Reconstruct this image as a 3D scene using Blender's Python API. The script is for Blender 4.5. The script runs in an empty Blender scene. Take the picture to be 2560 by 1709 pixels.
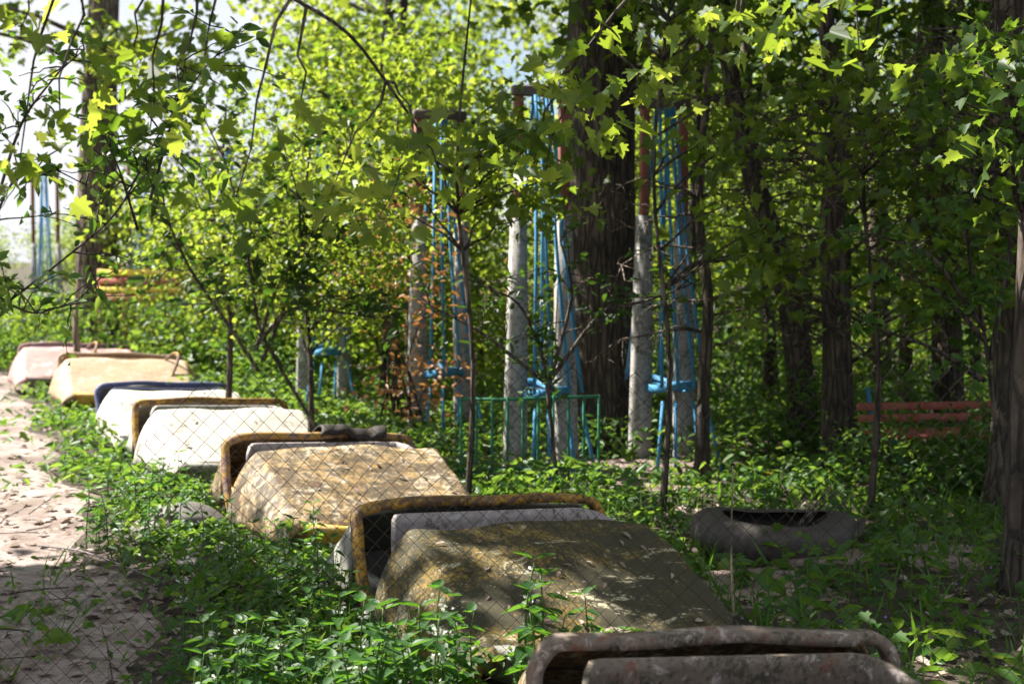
import bpy, math, random
import numpy as np
from mathutils import Vector
R = math.radians
rng = np.random.default_rng(7)
random.seed(7)
S = bpy.context.scene
COL = S.collection

# ------------------------------------------------------------------ camera
F = 1422.2
PITCH = 3.2
CAMZ = 1.65
cam = bpy.data.cameras.new('camera')
cam.lens = 50
cam.sensor_width = 36
cam.clip_start = 0.05
cam.clip_end = 3000
cam.dof.use_dof = True
cam.dof.focus_distance = 5.9
cam.dof.aperture_fstop = 3.0
camo = bpy.data.objects.new('camera', cam)
camo.location = (0, 0, CAMZ)
camo.rotation_euler = (R(90 - PITCH), 0, 0)
COL.objects.link(camo)
S.camera = camo

# ------------------------------------------------------------------ sun and sky
SUN_EL = 50.0
SUN_AZ = -68.0            # degrees from +Y (view direction), negative = left of view
sd = Vector((math.sin(R(SUN_AZ)) * math.cos(R(SUN_EL)), math.cos(R(SUN_AZ)) * math.cos(R(SUN_EL)), math.sin(R(SUN_EL))))
sun = bpy.data.lights.new('sun', 'SUN')
sun.energy = 5.0
sun.angle = R(0.5)
sun.color = (1.0, 0.94, 0.85)
suno = bpy.data.objects.new('sun', sun)
suno.rotation_euler = sd.to_track_quat('Z', 'Y').to_euler()
suno.location = (-20, 10, 30)
COL.objects.link(suno)

W = bpy.data.worlds.new('World')
S.world = W
W.use_nodes = True
wn, wl = W.node_tree.nodes, W.node_tree.links
wn.clear()
sky = wn.new('ShaderNodeTexSky')
sky.sky_type = 'NISHITA'
sky.sun_disc = False
sky.sun_elevation = R(SUN_EL)
sky.sun_rotation = R(SUN_AZ)
tc = wn.new('ShaderNodeTexCoord')
mp = wn.new('ShaderNodeMapping')
mp.inputs['Scale'].default_value = (1.6, 1.6, 4.0)
nz = wn.new('ShaderNodeTexNoise')
nz.inputs['Scale'].default_value = 1.7
nz.inputs['Detail'].default_value = 7
cr = wn.new('ShaderNodeValToRGB')
cr.color_ramp.elements[0].position = 0.40
cr.color_ramp.elements[1].position = 0.58
mixc = wn.new('ShaderNodeMixRGB')
mixc.inputs[2].default_value = (6.4, 6.5, 6.8, 1)
bg = wn.new('ShaderNodeBackground')
bg.inputs['Strength'].default_value = 0.05
wo = wn.new('ShaderNodeOutputWorld')
wl.new(tc.outputs['Generated'], mp.inputs['Vector'])
wl.new(mp.outputs['Vector'], nz.inputs['Vector'])
wl.new(nz.outputs['Fac'], cr.inputs['Fac'])
wl.new(cr.outputs['Color'], mixc.inputs['Fac'])
wl.new(sky.outputs['Color'], mixc.inputs[1])
wl.new(mixc.outputs['Color'], bg.inputs['Color'])
wl.new(bg.outputs['Background'], wo.inputs['Surface'])

S.view_settings.view_transform = 'Standard'
S.view_settings.look = 'None'
S.view_settings.gamma = 1
S.view_settings.exposure = 1.65
S.render.engine = 'CYCLES'
S.cycles.max_bounces = 7
S.cycles.transmission_bounces = 5
S.cycles.diffuse_bounces = 4
S.cycles.use_denoising = True

# ------------------------------------------------------------------ helpers
def at(px, py, depth):
    """world point seen at pixel (px,py) of the 1024x683 frame, at distance depth along Y"""
    x = (px - 512) / F
    y = (341.5 - py) / F
    c, s = math.cos(R(PITCH)), math.sin(R(PITCH))
    dy = c + y * s
    dz = -s + y * c
    k = depth / dy
    return Vector((x * k, depth, CAMZ + dz * k))

def gz(x, y):
    return (0.025 * np.sin(x * 1.7 + 0.6) * np.cos(y * 1.3) + 0.018 * np.sin(x * 3.9 + y * 2.7)
            + 0.05 * np.sin(x * 0.33 + 1.0) * np.sin(y * 0.27)) 

def unit(v):
    return v / np.maximum(np.linalg.norm(v, axis=-1, keepdims=True), 1e-9)

class MB:
    def __init__(s):
        s.v = []; s.n = 0; s.f = []; s.a = []
    def add(s, verts, faces, rnd=None):
        verts = np.asarray(verts, dtype=np.float32).reshape(-1, 3)
        for fa in faces:
            s.f.append(np.asarray(fa, dtype=np.int32) + s.n)
        s.v.append(verts)
        if rnd is None:
            rnd = np.zeros(len(verts), np.float32)
        s.a.append(np.asarray(rnd, np.float32))
        s.n += len(verts)
    def tube(s, pts, rad, sides=6, cap=True, rnd=0.0):
        P = np.asarray([tuple(p) for p in pts], dtype=np.float64)
        n = len(P)
        r = np.full(n, rad, float) if np.isscalar(rad) else np.asarray(rad, float)
        T = np.empty_like(P)
        T[1:-1] = P[2:] - P[:-2]; T[0] = P[1] - P[0]; T[-1] = P[-1] - P[-2]
        T = unit(T)
        ref = np.array([0, 0, 1.0]) if abs(T[0][2]) < 0.9 else np.array([1.0, 0, 0])
        N = np.cross(T[0], ref); N /= np.linalg.norm(N)
        ang = np.arange(sides) * 2 * math.pi / sides
        V = []
        for i in range(n):
            N = N - T[i] * np.dot(N, T[i]); N /= max(np.linalg.norm(N), 1e-9)
            B = np.cross(T[i], N)
            V.append(P[i] + r[i] * (np.cos(ang)[:, None] * N + np.sin(ang)[:, None] * B))
        V = np.concatenate(V)
        i = np.arange(n - 1)[:, None] * sides; j = np.arange(sides)[None]; k = (j + 1) % sides
        Q = np.stack([i + j, i + k, i + sides + k, i + sides + j], -1).reshape(-1, 4)
        fs = [Q]
        if cap:
            fs.append(np.arange(sides)[::-1][None]); fs.append((np.arange(sides) + (n - 1) * sides)[None])
        s.add(V, fs, np.full(len(V), rnd))
    def box(s, lo, hi, bev=0.0):
        x0, y0, z0 = lo; x1, y1, z1 = hi
        b = bev
        if b <= 0:
            V = [(x, y, z) for z in (z0, z1) for (x, y) in ((x0, y0), (x1, y0), (x1, y1), (x0, y1))]
            s.add(V, [[(3, 2, 1, 0), (4, 5, 6, 7), (0, 1, 5, 4), (1, 2, 6, 5), (2, 3, 7, 6), (3, 0, 4, 7)]])
        else:
            rings = [(z0, b), (z0 + b, 0), (z1 - b, 0), (z1, b)]
            V = []
            for z, ins in rings:
                c = b
                X0, X1, Y0, Y1 = x0 + ins, x1 - ins, y0 + ins, y1 - ins
                V += [(X0 + c, Y0, z), (X1 - c, Y0, z), (X1, Y0 + c, z), (X1, Y1 - c, z), (X1 - c, Y1, z), (X0 + c, Y1, z), (X0, Y1 - c, z), (X0, Y0 + c, z)]
            Q = [(k * 8 + j, k * 8 + (j + 1) % 8, k * 8 + 8 + (j + 1) % 8, k * 8 + 8 + j) for k in range(3) for j in range(8)]
            s.add(V, [Q, [tuple(range(7, -1, -1))], [tuple(range(24, 32))]])
    def grid(s, V):
        """V: (n,m,3) sheet"""
        n, m = V.shape[:2]
        i = np.arange(n - 1)[:, None] * m; j = np.arange(m - 1)[None]
        Q = np.stack([i + j, i + j + 1, i + m + j + 1, i + m + j], -1).reshape(-1, 4)
        s.add(V.reshape(-1, 3), [Q])
    def leaves(s, pos, d, nrm, size, tmpl, rnd=None):
        tv, tf = tmpl
        pos = np.asarray(pos, float); d = unit(np.asarray(d, float))
        x = unit(np.cross(d, nrm)); nn = np.cross(x, d)
        size = np.broadcast_to(np.asarray(size, float), (len(pos),))
        V = pos[:, None] + size[:, None, None] * (x[:, None] * tv[None, :, 0:1] + d[:, None] * tv[None, :, 1:2] + nn[:, None] * tv[None, :, 2:3])
        k = len(tv)
        off = (np.arange(len(pos)) * k)[:, None, None]
        if rnd is None:
            rnd = rng.random(len(pos))
        fs = [(np.asarray(f)[None] + off).reshape(-1, np.asarray(f).shape[1]) for f in tf]
        s.add(V.reshape(-1, 3), fs, np.repeat(rnd, k))
    def mesh(s, name, smooth=True):
        me = bpy.data.meshes.new(name)
        if not s.v:
            return me
        V = np.concatenate(s.v).astype(np.float32)
        loops = np.concatenate([f.ravel() for f in s.f]).astype(np.int32)
        tot = np.concatenate([np.full(len(f), f.shape[1], np.int32) for f in s.f])
        st = np.concatenate([[0], np.cumsum(tot)[:-1]]).astype(np.int32)
        me.vertices.add(len(V)); me.vertices.foreach_set('co', V.ravel())
        me.loops.add(len(loops)); me.loops.foreach_set('vertex_index', loops)
        me.polygons.add(len(tot)); me.polygons.foreach_set('loop_start', st)
        if smooth:
            me.polygons.foreach_set('use_smooth', np.ones(len(tot), bool))
        a = me.attributes.new('rnd', 'FLOAT', 'POINT')
        a.data.foreach_set('value', np.concatenate(s.a))
        me.update(calc_edges=True)
        return me
    def build(s, name, mat, parent=None, loc=None, smooth=True, solid=0, sharp=0):
        me = s.mesh(name, smooth)
        if sharp: me.set_sharp_from_angle(angle=R(sharp))
        me.materials.append(mat)
        o = bpy.data.objects.new(name, me)
        COL.objects.link(o)
        if parent: o.parent = parent
        if loc is not None: o.location = loc
        if solid:
            m = o.modifiers.new('solid', 'SOLIDIFY'); m.thickness = solid; m.offset = -1
        return o

def tag(o, label=None, cat=None, group=None, kind=None):
    if label: o['label'] = label
    if cat: o['category'] = cat
    if group: o['group'] = group
    if kind: o['kind'] = kind
    return o

def empty(name, loc=(0, 0, 0), rz=0, sc=1):
    o = bpy.data.objects.new(name, None)
    o.empty_display_size = 0.2
    o.location = loc; o.rotation_euler = (0, 0, rz); o.scale = (sc, sc, sc)
    COL.objects.link(o)
    return o

def copy_tree(o, parent=None):
    c = o.copy(); COL.objects.link(c)
    if parent: c.parent = parent
    for ch in list(o.children): copy_tree(ch, c)
    return c

def half(pts, fold=0.25, droop=0.15):
    """leaf from the right half outline (x,y) running stem to tip: two folded faces"""
    n = len(pts)
    V = [(x, y, fold * x - droop * y * y) for x, y in pts] + [(-x, y, fold * x - droop * y * y) for x, y in pts[1:-1]]
    f1 = list(range(n))
    f2 = [0] + [n - 1] + list(range(n + n - 3, n - 1, -1))
    return (np.array(V, float), [[f1], [f2]])
MAPLE = half([(0, 0), (.10, -.09), (.25, -.10), (.34, .0), (.27, .09), (.44, .12), (.62, .21), (.58, .30), (.49, .32), (.41, .40), (.51, .53), (.55, .68), (.44, .66), (.34, .60), (.22, .60), (.24, .74), (.15, .86), (.08, .93), (0, 1.05)], .22, .38)
MAPLE_S = half([(0, 0), (.28, -.05), (.30, .10), (.55, .24), (.41, .38), (.47, .62), (.21, .60), (.11, .86), (0, 1.0)], .25, .3)
OVAL = half([(0, 0), (.17, .16), (.25, .42), (.17, .75), (0, 1.08)], .35, .2)
NETTLE = half([(0, 0), (.25, .08), (.33, .26), (.25, .5), (.12, .78), (0, 1.05)], .3, .3)
SIMPLE = (np.array([(0, 0, 0), (.32, .42, .06), (0, 1, -.1), (-.32, .42, .06)], float), [[(0, 1, 2), (0, 2, 3)]])
BLADE = (np.array([(-.035, 0, 0), (.035, 0, 0), (.03, .5, .05), (-.03, .5, .05), (0, 1, .2)], float), [[(0, 1, 2, 3)], [(3, 2, 4)]])

# ------------------------------------------------------------------ materials
def mat(name):
    m = bpy.data.materials.new(name); m.use_nodes = True
    n, l = m.node_tree.nodes, m.node_tree.links
    b = n['Principled BSDF']
    return m, n, l, b
def noise(n, l, scale, detail=5, rough=.6, coord='Object', dist=0, vec=None, stretch=None):
    t = n.new('ShaderNodeTexNoise')
    t.inputs['Scale'].default_value = scale; t.inputs['Detail'].default_value = detail
    t.inputs['Roughness'].default_value = rough; t.inputs['Distortion'].default_value = dist
    c = n.new('ShaderNodeTexCoord')
    if stretch:
        p = n.new('ShaderNodeMapping'); p.inputs['Scale'].default_value = stretch
        l.new(c.outputs[coord], p.inputs['Vector']); l.new(p.outputs['Vector'], t.inputs['Vector'])
    else:
        l.new(c.outputs[coord], t.inputs['Vector'])
    return t.outputs['Fac']
def ramp(n, l, fac, stops):
    r = n.new('ShaderNodeValToRGB'); e = r.color_ramp.elements
    while len(e) < len(stops): e.new(0.5)
    for k, (p, c) in enumerate(stops):
        e[k].position = p; e[k].color = (*c, 1) if len(c) == 3 else c
    l.new(fac, r.inputs['Fac'])
    return r.outputs['Color']
def mix(n, l, fac, a, b, mode='MIX'):
    m = n.new('ShaderNodeMixRGB'); m.blend_type = mode
    for k, v in ((0, fac), (1, a), (2, b)):
        if isinstance(v, (int, float)): m.inputs[k].default_value = v
        elif isinstance(v, tuple): m.inputs[k].default_value = (*v, 1)
        else: l.new(v, m.inputs[k])
    return m.outputs['Color']
def bump(n, l, b, h, strength, dist=0.02):
    u = n.new('ShaderNodeBump'); u.inputs['Strength'].default_value = strength; u.inputs['Distance'].default_value = dist
    l.new(h, u.inputs['Height']); l.new(u.outputs['Normal'], b.inputs['Normal'])
BK, WT = (0, 0, 0), (1, 1, 1)

def leaf_mat(name, cols, trans, tmix=.5, rough=.45, spec=.4):
    m, n, l, b = mat(name)
    at_ = n.new('ShaderNodeAttribute'); at_.attribute_name = 'rnd'
    k = len(cols)
    c = ramp(n, l, at_.outputs['Fac'], [(i / max(1, k - 1), cc) for i, cc in enumerate(cols)])
    t = ramp(n, l, at_.outputs['Fac'], [(i / max(1, len(trans) - 1), cc) for i, cc in enumerate(trans)])
    l.new(c, b.inputs['Base Color'])
    b.inputs['Roughness'].default_value = rough
    b.inputs['Specular IOR Level'].default_value = spec
    tr = n.new('ShaderNodeBsdfTranslucent'); l.new(t, tr.inputs['Color'])
    mx = n.new('ShaderNodeMixShader'); mx.inputs[0].default_value = tmix
    l.new(b.outputs[0], mx.inputs[1]); l.new(tr.outputs[0], mx.inputs[2])
    l.new(mx.outputs[0], n['Material Output'].inputs['Surface'])
    return m
M = {}
M['maple'] = leaf_mat('maple_leaf', [(.026, .060, .012), (.045, .095, .018), (.085, .14, .03)], [(.17, .29, .018), (.34, .45, .035), (.56, .61, .085)], .52)
M['maple_deep'] = leaf_mat('deep_green_leaf', [(.018, .05, .008), (.03, .075, .012), (.05, .10, .02)], [(.07, .16, .012), (.18, .30, .022), (.36, .46, .05)], .45)
M['shrub'] = leaf_mat('dark_shrub_leaf', [(.02, .045, .012), (.035, .07, .016)], [(.05, .12, .01), (.12, .24, .02)], .35)
M['cover'] = leaf_mat('ground_leaf', [(.025, .07, .014), (.045, .12, .022), (.075, .16, .03)], [(.10, .22, .02), (.21, .37, .035), (.36, .48, .06)], .44)
M['nettle'] = leaf_mat('nettle_leaf', [(.025, .075, .02), (.05, .13, .03)], [(.10, .28, .02), (.2, .42, .03)], .4, .5)
M['grass'] = leaf_mat('grass_blade', [(.04, .10, .015), (.08, .16, .03)], [(.14, .32, .02), (.22, .42, .03)], .4)
M['dry'] = leaf_mat('dry_orange_leaf', [(.28, .12, .05), (.35, .18, .08), (.30, .20, .10)], [(.4, .16, .04), (.5, .26, .08)], .35)
M['litter'] = leaf_mat('leaf_litter', [(.16, .115, .085), (.26, .20, .16), (.40, .33, .29), (.10, .065, .045)], [(.2, .14, .1), (.2, .14, .1)], .12, .7, .3)
M['white_petal'] = leaf_mat('white_petal', [(.8, .8, .74), (.7, .72, .66)], [(.7, .7, .6), (.7, .7, .6)], .3)
M['yellow_petal'] = leaf_mat('yellow_petal', [(.8, .42, .01), (.8, .5, .02)], [(.8, .45, .01), (.8, .45, .01)], .3)
M['violet_petal'] = leaf_mat('violet_petal', [(.22, .16, .5), (.3, .24, .6)], [(.3, .2, .6), (.3, .2, .6)], .3)

def bark(name, a, b_, moss=.0, scale=9):
    m, n, l, b = mat(name)
    f = noise(n, l, scale, 8, .65, stretch=(1, 1, .22))
    c = ramp(n, l, f, [(.3, a), (.62, b_)])
    f2 = noise(n, l, 2.2, 5)
    c = mix(n, l, ramp(n, l, f2, [(.5, BK), (.68, WT)]), c, tuple(min(1, x * 1.9) for x in b_))
    if moss:
        f3 = noise(n, l, 3.1, 6)
        c = mix(n, l, ramp(n, l, f3, [(.58 - moss * .2, BK), (.66, (moss,) * 3)]), c, (.06, .085, .02))
    v = n.new('ShaderNodeTexVoronoi'); v.feature = 'DISTANCE_TO_EDGE'; v.inputs['Scale'].default_value = scale * 2.2
    cc = n.new('ShaderNodeTexCoord'); pp = n.new('ShaderNodeMapping'); pp.inputs['Scale'].default_value = (1, 1, .16)
    l.new(cc.outputs['Object'], pp.inputs['Vector']); l.new(pp.outputs['Vector'], v.inputs['Vector'])
    ed = ramp(n, l, v.outputs['Distance'], [(.0, BK), (.16, WT)])
    c = mix(n, l, ed, mix(n, l, .6, c, (.012, .010, .008)), c)
    l.new(c, b.inputs['Base Color']); b.inputs['Roughness'].default_value = .9
    bump(n, l, b, mix(n, l, .5, f, ed), 1.0, .05)
    return m
M['bark'] = bark('grey_brown_bark', (.045, .034, .027), (.17, .13, .10), .25)
M['bark_dark'] = bark('dark_bark', (.03, .022, .018), (.10, .076, .06), .2)
M['bark_pale'] = bark('pale_bark', (.11, .085, .07), (.33, .26, .22), .1)
M['twig'] = bark('dead_twig', (.07, .052, .042), (.22, .17, .14), 0, 20)
M['stem'] = leaf_mat('green_stem', [(.06, .12, .03), (.09, .15, .04)], [(.1, .2, .03), (.1, .2, .03)], .15)

def soil():
    m, n, l, b = mat('leafy_soil')
    f = noise(n, l, 3.5, 8, .7); g = noise(n, l, .6, 4); h = noise(n, l, 30, 6, .7)
    c = ramp(n, l, f, [(.3, (.035, .026, .018)), (.5, (.085, .062, .045)), (.7, (.17, .125, .095))])
    c = mix(n, l, ramp(n, l, g, [(.48, BK), (.62, (.6, .6, .6))]), c, (.05, .06, .02))
    c = mix(n, l, ramp(n, l, h, [(.35, BK), (.7, WT)]), mix(n, l, .5, c, BK), c)
    l.new(c, b.inputs['Base Color']); b.inputs['Roughness'].default_value = .95
    bump(n, l, b, h, .8, .03)
    return m
def path_mat():
    m, n, l, b = mat('dusty_path')
    f = noise(n, l, 5, 9, .72); h = noise(n, l, 38, 6, .75)
    c = ramp(n, l, f, [(.3, (.20, .145, .125)), (.5, (.37, .295, .265)), (.72, (.52, .45, .42))])
    c = mix(n, l, ramp(n, l, h, [(.38, BK), (.6, WT)]), mix(n, l, .55, c, (.05, .035, .03)), c)
    p = noise(n, l, 1.3, 6, .65)
    c = mix(n, l, ramp(n, l, p, [(.46, BK), (.6, (.75,) * 3)]), c, (.12, .085, .065))
    l.new(c, b.inputs['Base Color']); b.inputs['Roughness'].default_value = .95
    bump(n, l, b, h, .5, .012)
    return m
M['soil'] = soil(); M['path'] = path_mat()

def worn(name, paint, paint2, dirt, moss=(.03, .028, .014), moss_amt=0.0, rust=(.10, .045, .02), rust_amt=.2, chip=(.55, .47, .33), chip_amt=.2, sc=1.0):
    m, n, l, b = mat(name)
    f1 = noise(n, l, 2.3 * sc, 8, .65); f2 = noise(n, l, 7 * sc, 9, .7, dist=.4); f3 = noise(n, l, 26 * sc, 8, .75)
    f4 = noise(n, l, 3.1 * sc, 9, .72, dist=1.2, stretch=(1, 1.7, 1))
    c = mix(n, l, ramp(n, l, f1, [(.35, BK), (.65, WT)]), paint, paint2)
    c = mix(n, l, ramp(n, l, f2, [(.62 - .25 * chip_amt, BK), (.66 - .22 * chip_amt, WT)]), c, chip) if chip_amt else c
    c = mix(n, l, ramp(n, l, f3, [(.45, BK), (.75, (.7, .7, .7))]), c, dirt)
    if moss_amt:
        mm = mix(n, l, .5, f4, f3)
        c = mix(n, l, ramp(n, l, mm, [(.60 - .28 * moss_amt, BK), (.66 - .22 * moss_amt, (.94,) * 3)]), c, moss)
    if rust_amt:
        r = noise(n, l, 4.2 * sc, 9, .72, dist=.8)
        c = mix(n, l, ramp(n, l, r, [(.68 - .22 * rust_amt, BK), (.72 - .18 * rust_amt, (.9,) * 3)]), c, rust)
    l.new(c, b.inputs['Base Color']); b.inputs['Roughness'].default_value = .72
    bump(n, l, b, f3, .35, .008)
    return m
OCHRE = (.42, .24, .035)
def mossy():
    m, n, l, b = mat('mossy_ochre_paint')
    big = noise(n, l, 2.1, 9, .7, dist=.6); fine = noise(n, l, 55, 6, .75); med = noise(n, l, 8, 9, .75, dist=1.0)
    big2 = noise(n, l, 3.4, 10, .78, dist=1.6, stretch=(.7, 1.5, 1)); st = noise(n, l, 5, 8, .8, stretch=(1, .35, .35))
    c = ramp(n, l, med, [(.35, (.12, .085, .02)), (.5, (.30, .19, .025)), (.65, (.22, .17, .08))])
    k = mix(n, l, .45, big, fine)
    c = mix(n, l, ramp(n, l, k, [(.40, BK), (.49, WT)]), c, (.046, .041, .020))
    k2 = mix(n, l, .25, big2, fine)
    c = mix(n, l, ramp(n, l, k2, [(.565, BK), (.585, WT)]), c, (.46, .41, .27))
    c = mix(n, l, ramp(n, l, mix(n, l, .3, st, fine), [(.56, BK), (.62, (.8,) * 3)]), c, (.05, .045, .025))
    l.new(c, b.inputs['Base Color']); b.inputs['Roughness'].default_value = .85
    bump(n, l, b, k, .6, .01)
    return m
M['hood_moss'] = mossy()
M['hood_rusty'] = worn('weathered_cream_yellow_paint', (.33, .20, .055), (.38, .28, .15), (.14, .09, .04), (.06, .042, .022), .6, rust_amt=.35, chip=(.50, .42, .30), chip_amt=.45)
M['hood_white'] = worn('chalky_white_paint', (.50, .47, .42), (.40, .37, .33), (.28, .25, .21), (.13, .11, .08), .22, rust_amt=.14, chip=(.36, .33, .28), chip_amt=.3)
M['hood_cream'] = worn('faded_orange_cream_paint', (.34, .22, .12), (.36, .26, .18), (.22, .15, .10), (.15, .10, .06), .2, rust_amt=.2, chip=(.44, .36, .28), chip_amt=.3)
M['hood_pink'] = worn('faded_pink_red_paint', (.38, .17, .16), (.40, .24, .22), (.24, .15, .13), (.16, .1, .08), .12, rust_amt=.1, chip=(.46, .36, .34), chip_amt=.35)
M['yellow'] = worn('flaking_yellow_paint', (.50, .27, .02), (.42, .23, .03), (.22, .13, .03), (.05, .035, .015), .5, rust_amt=.85, rust=(.10, .05, .045), chip=(.5, .4, .22), chip_amt=.15, sc=2)
M['yellow_clean'] = worn('yellow_tub_paint', (.56, .32, .03), (.5, .3, .05), (.3, .18, .04), (.05, .035, .015), .2, rust_amt=.2, chip=(.5, .42, .26), chip_amt=.3)
M['maroon'] = worn('rusty_maroon_paint', (.16, .07, .06), (.26, .17, .14), (.1, .06, .05), (.03, .025, .02), .4, rust_amt=1.0, rust=(.35, .2, .03), chip=(.4, .33, .3), chip_amt=.2, sc=2)
M['pinkgrey'] = worn('pink_grey_paint', (.16, .12, .09), (.23, .18, .14), (.10, .075, .065), (.05, .045, .025), .4, rust_amt=.6, rust=(.2, .08, .05), chip=(.45, .38, .34), chip_amt=.25, sc=2)
M['navy'] = worn('navy_paint', (.06, .08, .19), (.10, .12, .24), (.1, .1, .15), rust_amt=.15, chip=(.4, .4, .42), chip_amt=.1, sc=2)
M['panel'] = worn('grey_lilac_panel', (.42, .37, .36), (.34, .29, .28), (.22, .18, .17), (.09, .075, .07), .3, rust_amt=.1, chip=(.5, .45, .44), chip_amt=.2, sc=1.5)
M['tub_grey'] = worn('grey_green_tub', (.24, .24, .20), (.30, .29, .25), (.13, .12, .09), (.04, .035, .02), .3, rust_amt=.2, chip=(.4, .38, .33), chip_amt=.2)
M['tub_dark'] = worn('dark_tub', (.09, .07, .06), (.14, .11, .09), (.05, .04, .03), rust_amt=.3, chip_amt=0)
M['blue'] = worn('sky_blue_paint', (.035, .20, .40), (.05, .27, .48), (.04, .14, .26), rust_amt=.06, chip_amt=0, sc=3)
M['teal'] = worn('green_paint', (.012, .15, .07), (.02, .2, .10), (.02, .09, .05), rust_amt=.25, chip_amt=0, sc=3)
M['red'] = worn('red_paint', (.34, .075, .05), (.40, .14, .10), (.25, .08, .05), rust_amt=.3, chip_amt=0, sc=2)
M['redrust'] = worn('red_oxide_paint', (.24, .075, .05), (.30, .11, .07), (.13, .06, .04), rust_amt=.3, chip_amt=0, sc=2)
M['yel2'] = worn('signal_yellow_paint', (.72, .48, .04), (.75, .55, .10), (.5, .35, .06), rust_amt=.05, chip_amt=0, sc=2)
M['concrete'] = worn('grey_concrete', (.30, .29, .28), (.38, .36, .35), (.17, .16, .155), (.06, .07, .04), .35, rust_amt=.05, chip_amt=0, sc=2)
M['rubber'] = worn('old_grey_rubber', (.035, .030, .027), (.06, .05, .044), (.13, .105, .085), (.03, .035, .015), .15, rust_amt=0, chip_amt=0, sc=2)
M['iron'] = worn('dark_iron_wire', (.014, .011, .010), (.022, .017, .014), (.03, .02, .015), rust_amt=.1, chip_amt=0)
M['steel'] = worn('pale_steel', (.5, .5, .5), (.6, .6, .6), (.4, .36, .33), rust_amt=.1, chip_amt=0)
M['wire'] = worn('grey_cable', (.16, .14, .14), (.2, .18, .18), (.1, .08, .08), rust_amt=0, chip_amt=0)

# ------------------------------------------------------------------ setting: ground and path
def spaced(a, b, n, p):
    t = np.linspace(-1, 1, n); s = np.sign(t) * np.abs(t) ** p
    return (a + b) / 2 + s * (b - a) / 2
gx = spaced(-600, 600, 220, 3.2); gy = np.concatenate([np.linspace(-30, 2, 20), np.linspace(2.2, 24, 150), 24 + 900 * np.linspace(0.004, 1, 50) ** 2.2])
X, Y = np.meshgrid(gx, gy)
Z = gz(X, Y) + 1.5 * np.clip((Y - 60) / 400, 0, 1)
b = MB(); b.grid(np.stack([X, Y, Z], -1)); g = b.build('ground', M['soil']); tag(g, kind='structure')

def path_edge(y):   # right edge of the dirt path on the left of the cars
    return -1.15 - 0.39 * (y - 5.5) + 0.12 * np.sin(y * 2.1) + .06 * np.sin(y * 5.3)
pyv = np.linspace(1.5, 34, 110); tv = np.linspace(0, 1, 26)
PY, PT = np.meshgrid(pyv, tv, indexing='ij')
PX = path_edge(PY) - PT * 3.4
PZ = gz(PX, PY) + .012 - .06 * np.clip((np.abs(PT - .5) - .42) / .08, 0, 1)
b = MB(); b.grid(np.stack([PX, PY, PZ], -1)[:, ::-1]); tag(b.build('path', M['path']), kind='structure')

# ------------------------------------------------------------------ the ride cars
def arch_pts(wt, wb, h, zb, rc=.07, ns=6, nc=4, nt=9, crown=.012, knee_on=True):
    """left foot -> over the top -> right foot, (x,z)"""
    foot = np.array([-wb, zb]); corner = np.array([-wt, h])
    knee = np.array([-wt - (wb - wt) * .72, zb + (h - zb) * .56]) if knee_on else (foot + corner) / 2
    d = corner - knee; L = np.linalg.norm(d); d /= L
    rc = min(rc, L * .6)
    a = corner - d * rc; c = corner + np.array([rc, 0])
    P = []
    for k in range(ns):
        t = k / ns
        P.append(foot * (1 - t) ** 2 + 2 * t * (1 - t) * (knee * 1.0 + (knee - (foot + a) / 2) * .8) + a * t * t)
    for k in range(nc + 1):
        t = k / nc
        P.append((1 - t) ** 2 * a + 2 * t * (1 - t) * corner + t * t * c)
    for k in range(1, nt + 1):
        t = k / nt
        P.append(np.array([c[0] * (1 - t), h + crown * (1 - (1 - t) ** 2)]))
    P = np.array(P)
    Q = P[::-1][1:].copy(); Q[:, 0] *= -1
    return np.concatenate([P, Q])

def loft(y0, y1, n, wt, wb, h, zb, rc, seed, dent=.008, hp=1.1, lip=True):
    rg = np.random.default_rng(seed)
    ph = rg.random(8) * 6.28
    rows = []
    for k in range(n + 1):
        t = k / n
        hh = h[0] + (h[1] - h[0]) * t ** hp
        p = arch_pts(wt[0] + (wt[1] - wt[0]) * t, wb[0] + (wb[1] - wb[0]) * t, hh, zb[0] + (zb[1] - zb[0]) * t, rc[0] + (rc[1] - rc[0]) * t)
        y = y0 + (y1 - y0) * t
        dn = dent * (np.sin(p[:, 0] * 7 + t * 5 + ph[0]) + .7 * np.sin(p[:, 0] * 13 - t * 9 + ph[1]) + .6 * np.sin(t * 14 + ph[2]))
        rows.append(np.stack([p[:, 0], np.full(len(p), y) + .5 * dn, p[:, 1] + dn * (p[:, 1] > .12)], -1))
    if lip:
        last = rows[-1]; s = np.sign(y1 - y0)
        e = last.copy(); e[:, 1] += s * .018; e[:, 2] -= .022; rows.append(e)
        e2 = e.copy(); e2[:, 1] += s * .004; e2[:, 2] -= .03; rows.append(e2)
    return np.array(rows)

def ribbon(mb, path, yc, w, th):
    """flat bar bent along (x,z) path, w deep along y, th thick"""
    P = np.asarray(path)
    T = np.gradient(P, axis=0); T = T / np.linalg.norm(T, axis=1, keepdims=True)
    Nn = np.stack([-T[:, 1], T[:, 0]], -1)
    V = np.empty((len(P), 4, 3))
    yc = np.broadcast_to(np.asarray(yc, float), (len(P),))
    for k, (sy, sn) in enumerate(((-1, -1), (1, -1), (1, 1), (-1, 1))):
        q = P + Nn * sn * th / 2
        V[:, k, 0] = q[:, 0]; V[:, k, 1] = yc + sy * w / 2; V[:, k, 2] = q[:, 1]
    n = len(P)
    i = np.arange(n - 1)[:, None] * 4; j = np.arange(4)[None]; k2 = (j + 1) % 4
    Q = np.stack([i + j, i + k2, i + 4 + k2, i + 4 + j], -1).reshape(-1, 4)
    mb.add(V.reshape(-1, 3), [Q, [(3, 2, 1, 0)], [tuple(np.arange(4) + 4 * (n - 1))]])

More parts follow.
